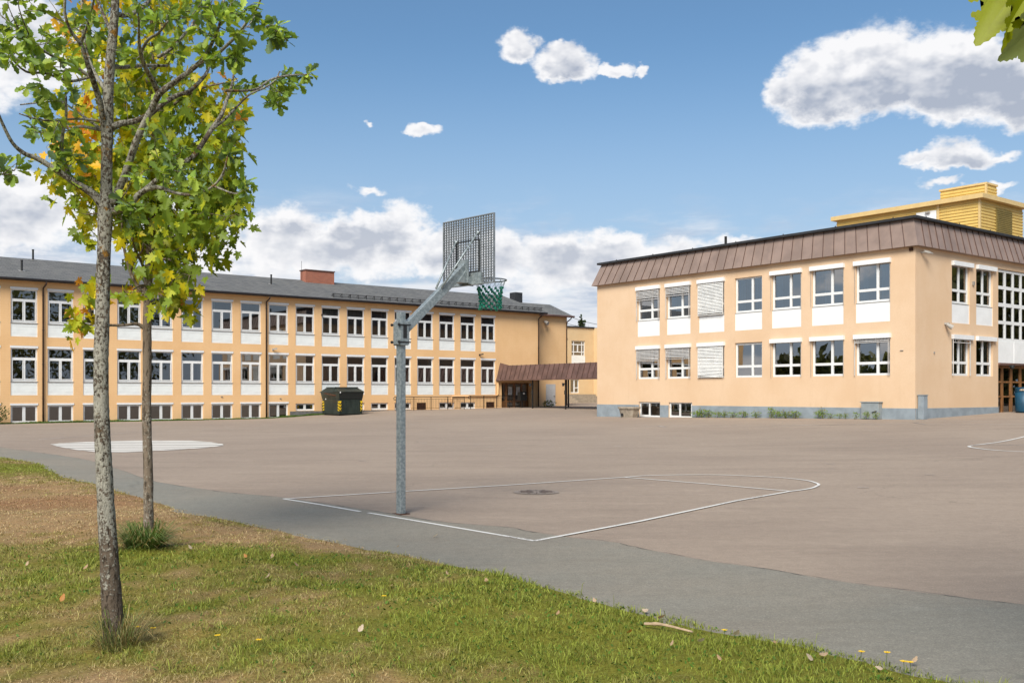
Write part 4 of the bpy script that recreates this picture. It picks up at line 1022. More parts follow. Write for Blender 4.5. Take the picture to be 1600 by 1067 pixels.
def plant_room():
    B = RBLD; x0, y0 = 9.7, 2.0; X1, Y1 = 14.4, 10.3; zt = 11.45
    m = MB()      # corrugated cladding: real horizontal ribs
    p = .16; n = int((zt - 9.0) / p)
    def ribs(corner, x1, y1, zb, ztp, face):
        k = int((ztp - zb) / p)
        for i in range(k):
            z = zb + i * p; prof = [(0, z), (.035, z + .03), (.035, z + .09), (0, z + .12), (0, z + p)]
            for (d0, za), (d1, zb_) in zip(prof[:-1], prof[1:]):
                if face == 'x': m.quad((corner[0] - d0, corner[1], za), (corner[0] - d0, y1, za), (corner[0] - d1, y1, zb_), (corner[0] - d1, corner[1], zb_))
                else: m.quad((corner[0], corner[1] - d0, za), (corner[0], corner[1] - d1, zb_), (x1, corner[1] - d1, zb_), (x1, corner[1] - d0, za))
    ribs((x0, y0), X1, Y1, 9.1, zt, 'x'); ribs((x0, y0), X1, Y1, 9.1, zt, 'y')
    m.box(x0 + .01, X1, y0 + .01, Y1, 9.1, zt - .01)
    w = m.build('penthouse_wall', M['yellow'], B)
    m = MB(); m.box(x0 - .30, X1 + .15, y0 - .30, Y1 + .2, zt, zt + .23); m.build('penthouse_roof', M['yellowtrim'], B)
    m = MB(); m.box(x0 - .055, x0 + .05, y0 - .055, y0 + .05, 9.2, zt); m.box(x0 - .06, x0 - .036, y0 + 2.12, y0 + 2.26, 9.2, zt); m.build('corner_trim', M['yellowtrim'], B)
    m = MB(); m.box(x0 - .07, x0 - .03, y0 + 2.28, y0 + 3.4, 9.2, 11.2); dd = m.build('penthouse_door', M['panelR'], B)
    m = MB(); m.bar((x0 - .16, y0 + 2.6, 11.15), (x0 - .1, y0 + 2.85, 11.12), .09); m.build('door_lamp', M['lampw'], dd)
    m = MB(); m.box(x0 + 1.65, x0 + 3.4, y0 - .06, y0 - .036, 9.75, 11.15)
    for i in range(14): m.box(x0 + 1.7, x0 + 3.35, y0 - .085, y0 - .06, 9.80 + i * .095, 9.86 + i * .095)
    m.build('louvre', M['louvre'], B)
    m = MB(); c = (11.6, 2.6); zz = zt + .23
    ribs(c, 12.75, 5.1, zz, 12.55, 'x'); ribs(c, 12.75, 5.1, zz, 12.55, 'y'); m.box(c[0] + .01, 12.75, c[1] + .01, 5.1, zz, 12.55); m.build('roof_vent_housing', M['yellow'], B)
    m = MB(); m.box(c[0] - .06, 12.8, c[1] - .06, 5.16, 12.55, 12.65); m.box(c[0] - .05, c[0] + .05, c[1] - .05, c[1] + .05, zz, 12.55); m.build('vent_housing_trim', M['yellowtrim'], B)
plant_room()

# ------------------------------------------------------------------ covered walkway between the wings
def canopy():
    o = empty('covered_walkway', (-28.2 + 34.5 * .7866, 56.5 + 34.5 * .6175, 0), RZ, 'brown metal covered walkway on thin black posts between the two wings', 'walkway roof')
    Lc = 19.0; m = MB()      # local: x across (0..4), y=-t outward
    m.quad((-.25, .0, 2.62), (-.25, -Lc, 2.62), (.12, -Lc, 3.72), (.12, 0, 3.72)); m.quad((4.25, 0, 2.62), (3.9, 0, 3.72), (3.9, -Lc, 3.72), (4.25, -Lc, 2.62))
    m.quad((.12, 0, 3.72), (.12, -Lc, 3.72), (3.9, -Lc, 3.72), (3.9, 0, 3.72)); m.quad((-.25, 0, 2.62), (4.25, 0, 2.62), (4.25, -Lc, 2.62), (-.25, -Lc, 2.62)); m.quad((-.25, -Lc, 2.62), (4.25, -Lc, 2.62), (3.9, -Lc, 3.72), (.12, -Lc, 3.72))
    m.add([(-.25, -.03, 2.62), (.12, -.03, 3.95), (.12, -1.2, 3.73)], [(0, 1, 2)])
    m.mx = 1
    for i in range(1, 34):
        y = -i * .56; m.bar((-.27, y, 2.62), (.10, y, 3.73), .03, .05, up=(-1, 0, .3))
    m.build('roof', [M['mansd'], M['seam']], o)
    m = MB(); m.box(-.28, -.2, -Lc, 0, 2.52, 2.62); m.build('fascia', M['mansd'], o)
    for x, t in ((.05, 4.2), (.05, 8.0), (.05, 12.2), (.05, 16), (3.9, 3.95), (3.9, 8), (3.9, 12.2), (3.9, 16)):
        m = MB(); m.bar((x, -t, .2), (x, -t, 2.62), .09); m.build('post', M['black'], o)
    for t in (4.2, 8.0):
        m = MB(); m.bar((-.02, -t, 2.2), (-.18, -t, 2.2), .05); m.tube([(-.18, -t, 2.28), (-.18, -t, 2.05)], [.10, .07], 10); m.box(-.02, .0, -t - .08, -t + .08, 1.45, 1.75); m.build('walkway_lamp', M['bolt'], o)
    m = MB(); m.bar((-.1, -7.9, 2.55), (-.1, -16, 2.55), .05); m.build('wall_pipe', M['lampw'], o)
canopy()

# ------------------------------------------------------------------ third building and its steps in the gap
def back_building():
    x, y = 3.2, 100.0
    B = empty('school_building', (x, y, 0), RZ, 'beige flat roofed building seen in the gap between the two wings', 'school building')
    m = MB(); rects = [(3.85, 5.75, 5.45, 7.05), (3.7, 4.9, 1.55, 3.0), (2.9, 3.35, 5.3, 7.2)]
    m.holes(7.0 + 8, 8.9, rects, 0, .25, x0=-8, z0=-.5)
    m.quad((7, 0, -.5), (7, -12, -.5), (7, -12, 8.45), (7, 0, 8.45)); m.quad((7, -12, -.5), (20, -12, -.5), (20, -12, 8.45), (7, -12, 8.45))
    m.quad((-8, 0, 8.4), (7, 0, 8.4), (7, 10, 8.4), (-8, 10, 8.4)); m.quad((7, -12, 8.45), (20, -12, 8.45), (20, 10, 8.45), (7, 10, 8.45)); m.box(-8, 20, 6, 6.2, -.5, 8.4); m.box(-8, 7, .3, 6, 4.2, 4.4)
    m.build('wall', M['wallBg'], B)
    m = MB(); m.box(-8.1, 7.0, -.12, .2, 8.4, 8.55); m.build('roof_edge', M['cap'], B)
    m = MB(); m.box(6.965, 6.998, -12, -.05, -.5, 1.0); m.build('plinth', M['plinthR'], B)
    P = win_parts(1.9, 1.6, [(.08, .32, .08, .36), (.42, 1.48, .08, .36), (1.58, 1.82, .08, .36), (.08, .32, .46, 1.14), (.42, .88, .46, 1.14), (1.02, 1.48, .46, 1.14), (1.58, 1.82, .46, 1.14), (.08, .32, 1.24, 1.52), (.42, 1.48, 1.24, 1.52), (1.58, 1.82, 1.24, 1.52)], M['white'], M['glass'], sillp=0)
    place_win(P, B, (3.85, .1, 5.45))
    m = MB(); m.box(3.85, 5.75, -.02, 0, 4.6, 5.44); m.build('spandrel_panel', M['panel'], B)
    P = win_parts(1.2, 1.45, [(.08, .52, .1, 1.37), (.68, 1.12, .1, .5), (.68, 1.12, .6, 1.37)], M['white'], M['glass'], sillp=0); place_win(P, B, (3.7, .1, 1.55))
    P = win_parts(.45, 1.9, [(.06, .39, .06, 1.84)], M['bolt'], M['glass'], sillp=0); place_win(P, B, (2.9, .1, 5.3))
    m = MB()
    for i in range(5): m.box(3.2 - i * .0, 6.9, -.4 - (4 - i) * .42, -.01 if i == 4 else -.4 - (3 - i) * .42, .2, .62 + i * .2)
    m.build('step', M['conc'], B)
back_building()

# ------------------------------------------------------------------ basketball hoop
def hoop():
    ax = Vector((.733, .68, 0)).normalized(); rz = math.atan2(ax.y, ax.x)
    px, py, pz = at(626.5, 803)
    H = empty('basketball_hoop', (px, py, pz), rz, 'galvanised steel basketball hoop with grating backboard and green net', 'basketball hoop')
    # local x = towards the court, y = left, z up
    def sq(m, x0, x1, w, z0, z1): m.box(x0, x1, -w, w, z0, z1)
    m = MB(); w = .045; m.box(-w, w, -w, w, -.02, 2.585); m.build('post', M['galv'], H, bevel=.010)
    m = MB(); m.box(-.085, .085, -.085, .085, -.01, .012); m.build('foot_plate', M['rust'], H, bevel=.004)
    m = MB(); m.box(-w - .02, w + .02, -w - .032, -w - .001, 2.16, 2.46); m.box(-w - .02, w + .02, w + .001, w + .032, 2.16, 2.46); m.box(-w - .03, -w - .001, -w - .02, w + .02, 2.17, 2.45); m.box(w + .001, w + .03, -w - .03, w + .03, 2.17, 2.47)
    m.build('clamp', M['galv'], H, bevel=.004)
    for z in (2.2, 2.42):
        for y in (-.078, .078):
            m = MB(); m.tube([(-w - .055, y, z), (w + .05, y, z)], .009, 8); m.tube([(-w - .052, y, z), (-w - .03, y, z)], .018, 6); m.build('bolt', M['bolt'], H)
    m = MB(); m.box(-.02, .035, -w - .036, -w - .033, 2.25, 2.42); m.build('clamp_slot', M['bolt'], H)
    # slanted arm, cut vertical at its far end
    s = (3.215 - 2.385) / (1.02 - .07); h = .058 / math.cos(math.atan(s)); w2 = .043
    m = MB(); x0, x1, z0 = .075, 1.035, 2.385
    z1 = z0 + s * (x1 - x0)
    m.add([(x0, -w2, z0 - h), (x0, w2, z0 - h), (x0, w2, z0 + h), (x0, -w2, z0 + h), (x1, -w2, z1 - h), (x1, w2, z1 - h), (x1, w2, z1 + h), (x1, -w2, z1 + h)],
          [(0, 3, 2, 1), (4, 5, 6, 7), (0, 1, 5, 4), (1, 2, 6, 5), (2, 3, 7, 6), (3, 0, 4, 7)]); m.build('arm', M['galv'], H, bevel=.008)
    m = MB(); m.box(x1, x1 + .012, -.11, .11, z1 - .19, z1 + .12)
    m.add([(x1 - .14, -.075, z1 - .19), (x1, -.075, z1 - .19), (x1, -.075, z1 - .02), (x1 - .14, .075, z1 - .19), (x1, .075, z1 - .19), (x1, .075, z1 - .02)], [(0, 1, 2), (5, 4, 3), (0, 2, 5, 3), (0, 3, 4, 1)])
    m.build('end_plate', M['galv'], H)
    # backboard grating
    bx, bw, b0, b1 = 1.13, .52, 3.02, 3.92
    m = MB()
    for i in range(21):
        y = -bw + 2 * bw * i / 20; m.box(bx - .012, bx + .012, y - .0036, y + .0036, b0, b1)
    for i in range(27):
        z = b0 + (b1 - b0) * i / 26; m.box(bx - .013, bx + .013, -bw, bw, z - .0036, z + .0036)
    bb = m.build('backboard', M['galvd'], H)
    m = MB()
    for a, b, c, d in ((-bw - .012, -bw, b0 - .012, b1 + .012), (bw, bw + .012, b0 - .012, b1 + .012), (-bw, bw, b0 - .012, b0), (-bw, bw, b1, b1 + .012)): m.box(bx - .016, bx + .016, a, b, c, d)
    m.build('edge_frame', M['galvd'], bb)
    m = MB(); t = .014
    for a, b, c, d in ((-.25, -.25 + t, 3.18, 3.62), (.25 - t, .25, 3.18, 3.62), (-.25 + t, .25 - t, 3.62 - t, 3.62), (-.25 + t, .25 - t, 3.18, 3.18 + t)): m.box(bx - .014, bx + .018, a - .004, b + .004, c, d)
    m.build('target_frame', M['bolt'], bb)
    m = MB()      # perforated rim carrier
    m.box(1.05, 1.30, -.10, -.09, 3.02, 3.12); m.box(1.05, 1.30, .09, .10, 3.02, 3.12); m.box(1.10, 1.118, -.30, .30, 3.01, 3.17); m.box(1.15, 1.165, -.26, .26, 3.02, 3.16)
    m.build('rim_bracket', M['galv'], H)
    for y in (-.22, .24):
        m = MB(); m.tube([(.62, y * .25, z0 + s * (.62 - x0) + h), (1.11, y, 3.62 + (.08 if y < 0 else 0))], .0135, 8); m.tube([(1.10, y, 3.62 + (.08 if y < 0 else 0)), (1.15, y, 3.63 + (.08 if y < 0 else 0))], .02, 8); m.build('brace', M['galv'], H, True)
    rc, rr, rzh = 1.53, .225, 3.115
    m = MB(); n = 40; m.tube([(rc + rr * math.cos(2 * math.pi * i / n), rr * math.sin(2 * math.pi * i / n), rzh) for i in range(n + 1)], .010, 8, cap=False)
    m.bar((1.16, -.08, rzh - .005), (rc - rr * .95, -.08, rzh - .005), .014); m.bar((1.16, .08, rzh - .005), (rc - rr * .95, .08, rzh - .005), .014)
    m.build('rim', M['galv'], H, True)
    # net
    N = 12; rows = [(0, .225), (.115, .175), (.165, .165), (.21, .158), (.255, .153), (.30, .150), (.345, .150), (.39, .155)]
    def node(r, k): dz, rad = rows[r]; a = 2 * math.pi * (k + .5 * (r % 2)) / N; sq = .95; return (rc + rad * math.cos(a), rad * math.sin(a) * sq, rzh - dz - .012 * math.sin(3 * a + r))
    m = MB(); m.mx = 0
    for r in range(len(rows) - 1):
        for k in range(N):
            a = node(r, k); k2 = k if r % 2 == 0 else k + 1
            for kk in (k2, k2 - 1):
                b = node(r + 1, kk); mid = tuple((p + q) / 2 for p, q in zip(a, b))
                m.mx = 0 if r == 0 else 1
                bow = .012 if r == 0 else 0
                m.tube([a, (mid[0] - bow * math.cos(k), mid[1], mid[2]), b], [.0026 if r == 0 else .0038] * 3, 5, cap=False)
    m.mx = 1
    for r in range(1, len(rows)):
        for k in range(N): m.sphere(node(r, k), .0185 + .004 * random.random(), 8, 5, .95)
    m.build('net', [M['cord'], M['green']], H, True)
hoop()

# ------------------------------------------------------------------ dumpster, railings, bins, planter
def dumpster():
    x0, y0, z0 = at(530, 649.5)
    D = empty('dumpster', (x0 + .62 * .82 * .7866, y0 + .62 * .82 * .6175, z0), RZ, 'large dark green steel dumpster with yellow and black hazard stripes by the left building', 'dumpster')
    D.scale = (.82, 1.28, 1.13)      # local x right along the front, y into depth
    def shell(xa, xb, ya, yb, za, zb, flare):
        return [(xa, ya, za), (xb, ya, za), (xb, yb, za), (xa, yb, za), (xa - flare[0], ya - flare[2], zb), (xb + flare[1], ya - flare[2], zb), (xb + flare[1], yb + flare[3], zb), (xa - flare[0], yb + flare[3], zb)]
    FS = [(0, 3, 2, 1), (4, 5, 6, 7), (0, 1, 5, 4), (1, 2, 6, 5), (2, 3, 7, 6), (3, 0, 4, 7)]
    m = MB(); m.add(shell(-.62, 1.52, 0, 1.9, .08, .98, (0, 0, 0, 0)), FS); m.build('body', M['dump'], D, bevel=.02)
    m = MB(); m.add(shell(-.63, 1.53, -.01, 1.92, .98, 1.42, (.06, .1, .05, .12)), FS); m.build('upper_body', M['dump'], D, bevel=.015)
    m = MB(); m.add([(-.60, -.025, .99), (1.50, -.025, .99), (1.60, -.085, 1.40), (-.66, -.085, 1.40)], [(0, 1, 2, 3)]); m.build('front_flap', M['dumpin'], D)
    m = MB(); m.add([(-.74, -.12, 1.42), (1.66, -.12, 1.42), (1.60, .55, 1.66), (-.62, .55, 1.66), (1.55, 1.5, 1.66), (-.60, 1.5, 1.66), (1.62, 2.15, 1.38), (-.72, 2.15, 1.38)], [(0, 1, 2, 3), (3, 2, 4, 5), (5, 4, 6, 7), (0, 3, 5, 7), (1, 6, 4, 2)]); m.build('lid', M['dump'], D)
    m = MB()
    for x in (-.5, .45, 1.45): m.bar((x, .45, 1.68), (x, 1.55, 1.68), .05)
    m.bar((-.6, .5, 1.69), (1.55, .5, 1.69), .04); m.build('hinge_bar', M['dump'], D)
    m = MB()
    for x in (-.45, .0, .5, 1.0, 1.35): m.box(x - .03, x + .03, -.02, 0, .1, .96)
    m.build('rib', M['dump'], D)
    for (xa, ya, rot) in ((-.66, -.035, 0), (1.32, -.035, 0)):
        m = MB(); m.mx = 0; m.box(xa, xa + .20, ya, ya + .01, .28, .88); m.mx = 1
        for i in range(3):
            zz = .32 + i * .19; m.add([(xa, ya - .004, zz + .11), (xa + .1, ya - .004, zz), (xa + .2, ya - .004, zz + .11), (xa + .2, ya - .004, zz + .02), (xa + .1, ya - .004, zz - .08), (xa, ya - .004, zz + .02)], [(0, 5, 4, 1), (1, 4, 3, 2)])
        m.build('hazard_stripe', [M['hz_y'], M['hz_k']], D)
    m = MB(); m.mx = 0; m.box(-.637, -.627, 1.68, 1.88, .3, .85); m.mx = 1
    for i in range(3): m.add([(-.641, 1.68, .40 + i * .17), (-.641, 1.88, .33 + i * .17), (-.641, 1.88, .41 + i * .17), (-.641, 1.68, .48 + i * .17)], [(0, 1, 2, 3)])
    m.build('hazard_stripe', [M['hz_y'], M['hz_k']], D)
    m = MB(); m.mx = 0; m.box(-.637, -.627, .01, .14, .3, .85); m.mx = 1
    for i in range(3): m.add([(-.641, .01, .33 + i * .17), (-.641, .14, .40 + i * .17), (-.641, .14, .48 + i * .17), (-.641, .01, .41 + i * .17)], [(0, 1, 2, 3)])
    m.build('hazard_stripe', [M['hz_y'], M['hz_k']], D)
    m = MB()
    for x in (-.45, 1.35):
        for y in (.2, 1.7): m.tube([(x - .04, y, .07), (x + .04, y, .07)], .075, 12)
    m.box(-.5, 1.4, .1, 1.8, .05, .085); m.build('wheel', M['dumpin'], D)
    m = MB(); m.sphere((-.60, -.10, 1.38), .05); m.sphere((-.62, 1.5, .98), .045); m.build('reflector', M['white2'], D)
    m = MB(); m.bar((-.66, .3, 1.2), (-.95, 1.2, 1.33), .06); m.build('lift_arm', M['rust'], D)
dumpster()

def railing(u0, u1, yo, label):
    o = np.array((-28.2, 56.5)); d2 = np.array((.7866, .6175)); dn = np.array((.6175, -.7866)); p = o + u0 * d2 + yo * dn
    Rl = empty('railing', (p[0], p[1], float(g(*p))), RZ, label, 'railing', 'railings before the basement windows')
    L = u1 - u0; m = MB(); m.tube([(0, 0, .8), (-.18, 0, .82), (-.22, 0, .93), (-.12, 0, 1.02), (0, 0, 1.02), (L, 0, 1.02)], .024, 8); m.build('handrail', M['black'], Rl, True)
    m = MB(); m.bar((0, 0, .88), (L, 0, .88), .025); m.bar((0, 0, .18), (L, 0, .18), .025)
    for i in range(1, int(L / .135)): m.bar((i * .135, 0, .18), (i * .135, 0, .88), .014)
    m.build('baluster', M['black'], Rl)
    k = 4
    for i in range(k + 1):
        x = L * i / k; m = MB(); m.bar((x, 0, -.05), (x, 0, 1.02), .04); m.build('post', M['black'], Rl)
    m = MB(); m.bar((L, 0, 1.02), (L, yo - .05, 1.02), .035); m.bar((L, 0, .18), (L, yo - .05, .18), .025); m.build('side_rail', M['black'], Rl)
railing(24.3, 30.3, 1.2, 'black steel railing in front of the left building, nearer the dumpster')
railing(30.9, 35.9, 1.2, 'black steel railing in front of the left building, ending at the entrance')

def bins():
    o = np.array((-28.2, 56.5)); d2 = np.array((.7866, .6175)); dn = np.array((.6175, -.7866)); p = o + 35.6 * d2 + 1.6 * dn
    b = empty('litter_bin', (p[0], p[1], float(g(*p))), RZ, 'small black litter bin on a post beside the entrance door', 'bin')
    m = MB(); m.box(-.32, .32, -.2, .2, .55, 1.25); m.build('body', M['black'], b, bevel=.03)
    m = MB(); m.bar((0, 0, 0), (0, 0, .55), .08); m.box(-.15, .15, -.15, .15, 0, .02); m.build('stand', M['black'], b)
    m = MB(); m.box(-.05, .12, -.206, -.202, 1.05, 1.18); m.build('label_plate', M['white2'], b)
    p = np.array((17.463, 42.39)) + 8.05 * d2 + .95 * dn
    b = empty('litter_bin', (p[0], p[1], float(g(*p))), RZ, 'round dark blue litter bin beside the wooden doors of the right building', 'bin')
    n = 20; m = MB(); m.tube([(0, 0, .02), (0, 0, .08), (0, 0, 1.02)], [.36, .39, .41], n); m.build('body', M['blue'], b, True)
    m = MB(); m.tube([(0, 0, 1.02), (0, 0, 1.05)], [.43, .43], n); m.add([(.40 * math.cos(a), .40 * math.sin(a), 1.05) for a in np.linspace(math.pi * .1, math.pi * .9, 8)] + [(.40 * math.cos(a), .40 * math.sin(a), 1.22) for a in np.linspace(math.pi * .1, math.pi * .9, 8)], [(i, i + 1, i + 9, i + 8) for i in range(7)]); m.build('rim', M['blue'], b)
    m = MB()
    for k in range(9): m.sphere((random.uniform(-.25, .25), random.uniform(-.25, .25), 1.06), .07, 6, 4)
    m.build('rubbish', M['stick'], b)
bins()

def planter():
    x, y, z = at(983, 652.2)
    P = empty('planter', (x, y, z), math.radians(-52), 'grey concrete planter tub standing by the basement windows', 'planter')
    m = MB(); n = 10
    prof = [(.0, .46, .30), (.48, .58, .38), (.49, .64, .44), (.60, .65, .45)]; vs = []
    sh = [(-1, -.6), (-.6, -1), (.6, -1), (1, -.6), (1, .6), (.6, 1), (-.6, 1), (-1, .6)]
    for zz, hx, hy in prof: vs += [(a * hx, b * hy, zz) for a, b in sh]
    vs += [(a * .56, b * .36, .60) for a, b in sh] + [(a * .56, b * .36, .5) for a, b in sh]
    fs = [(r * 8 + i, r * 8 + (i + 1) % 8, r * 8 + 8 + (i + 1) % 8, r * 8 + 8 + i) for r in range(5) for i in range(8)]; fs += [tuple(range(40, 48))]
    m.add(vs, fs); m.build('tub', M['conc'], P, bevel=.01)
    m = MB(); m.box(-.30, -.12, -.345, -.30, .08, .24); m.build('drain_hole', M['bolt'], P)
planter()
def cabinet():
    d1 = np.array((-.6175, .7866)); dn = np.array((-.7866, -.6175)); p = np.array((17.463, 42.39)) + 1.62 * d1 + .02 * dn
    C = empty('utility_cabinet', (p[0], p[1], float(g(*p))), RZ - math.pi / 2, 'grey painted utility cabinet against the stucco wall', 'cabinet')
    m = MB(); m.box(-.80, .06, -.30, 0, 0, .74); m.build('body', M['concg'], C, bevel=.015)
    m = MB(); m.box(-.84, .10, -.33, 0, .74, .78); m.build('top', M['concg'], C)
    m = MB(); m.bar((-.25, -.32, .30), (-.02, -.33, .36), .03); m.build('handle', M['bolt'], C)
    q = np.array((17.463, 42.39)) + .30 * np.array((.7866, .6175)) + .17 * np.array((.6175, -.7866))
    B = empty('corner_post', (q[0], q[1], float(g(*q))), RZ, 'blue grey rectangular post at the corner of the right building', 'post')
    m = MB(); m.box(-.17, .17, -.13, .13, 0, 1.04); m.build('shaft', M['plinthR'], B, bevel=.01)
    m = MB(); m.box(-.19, .19, -.15, .15, 1.04, 1.07); m.build('cap', M['plinthR'], B)
cabinet()

# ------------------------------------------------------------------ leaves and trees
MAPLE = [(0, 0), (.08, -.03), (.30, -.12), (.25, .02), (.42, .02), (.27, .11), (.23, .16), (.36, .27), (.42, .23), (.42, .36), (.56, .46), (.40, .46), (.38, .58), (.28, .49), (.21, .44), (.19, .60), (.27, .70), (.14, .72), (.11, .84), (0, 1.0)]
MAPLE = MAPLE + [(-x, y) for x, y in MAPLE[-2:0:-1]]
OAK = [(0, 0), (.06, .10), (.10, .20), (.17, .22), (.12, .32), (.16, .42), (.27, .46), (.20, .56), (.24, .68), (.32, .76), (.20, .82), (.16, .93), (0, 1.0)]
OAK = OAK + [(-x, y) for x, y in OAK[-2:0:-1]]
def leaf_mesh(name, T, cols, mt):
    """T: list of (origin, dir, normal, size, shape, droop)"""
    V = []; L = []; Z = []; C = []; o = 0
    for (p, d, nn, s, sh, cu), c in zip(T, cols):
        d = d / (np.linalg.norm(d) + 1e-9); x = np.cross(d, nn); x /= (np.linalg.norm(x) + 1e-9); nn = np.cross(x, d)
        a = np.array(sh); k = len(a); mid = (k // 2)
        fold = .22
        q = p + (a[:, :1] * x + a[:, 1:2] * d) * s + nn * (np.abs(a[:, :1]) * fold - cu * a[:, 1:2] ** 2) * s
        V.append(q); cc = np.tile(c, (k, 1)); cc[0] *= .8; C.append(cc)
        L.append(np.r_[np.arange(0, mid + 1), np.array([0]), np.arange(mid, k)] + o); Z += [mid + 1, k - mid + 1]; o += k
    return big_mesh(name, np.concatenate(V), np.concatenate(L), np.array(Z), mt, np.concatenate(C))

class Tree:
    def __init__(s, name, base, label, bark, n=10):
        s.root = empty(name, base, 0, label, 'tree'); s.base = np.array(base); s.bark = bark; s.nodes = []; s.m = MB(); s.T = []; s.C = []
    def limb(s, pts, n=7, sub=4, jit=.05, wig=0):
        """pts: (x,y,z,r) world"""
        Q = catmull(pts, sub)
        if wig:
            for q in Q[1:-1]: q[:3] += rng.normal(size=3) * wig
        P = [q[:3] - s.base for q in Q]; Rr = [max(q[3], .0012) for q in Q]
        s.m.tube(P, Rr, n, jit=jit); s.nodes += [(q[:3], r) for q, r in zip(Q, Rr)]
        return Q
    def twig_to(s, target, r=.0022):
        P = np.array([q for q, _ in s.nodes]); d = np.linalg.norm(P - target, axis=1) + np.maximum(0, P[:, 2] - target[2]) * .6
        k = int(np.argmin(d)); a = P[k]; L = np.linalg.norm(target - a)
        if L < .02: return a
        mid = (a + target) / 2 + rng.normal(size=3) * L * .10 + np.array((0, 0, -.05 * L))
        m2 = a * .2 + target * .8 + rng.normal(size=3) * L * .05
        Q = [np.r_[a, r * 1.6 + L * .003], np.r_[mid, r * 1.3 + L * .0015], np.r_[m2, r * 1.1], np.r_[target, r]]
        Q = catmull(Q, 2); s.m.tube([q[:3] - s.base for q in Q], [max(q[3], .001) for q in Q], 5); s.nodes += [(q[:3], q[3]) for q in Q[2:]]
        return a
    def finish(s, crown, trunk='trunk'):
        s.m.build(trunk, s.bark, s.root, True)
        me = leaf_mesh(crown, [(p - s.base, *r) for p, *r in s.T], s.C, M['leafy'])
        o = bpy.data.objects.new(crown, me); COL.objects.link(o); o.parent = s.root
def W(px, py, Y, rpx): p = pt(px, py, Y); return (p[0], p[1], p[2], rpx / F * Y)

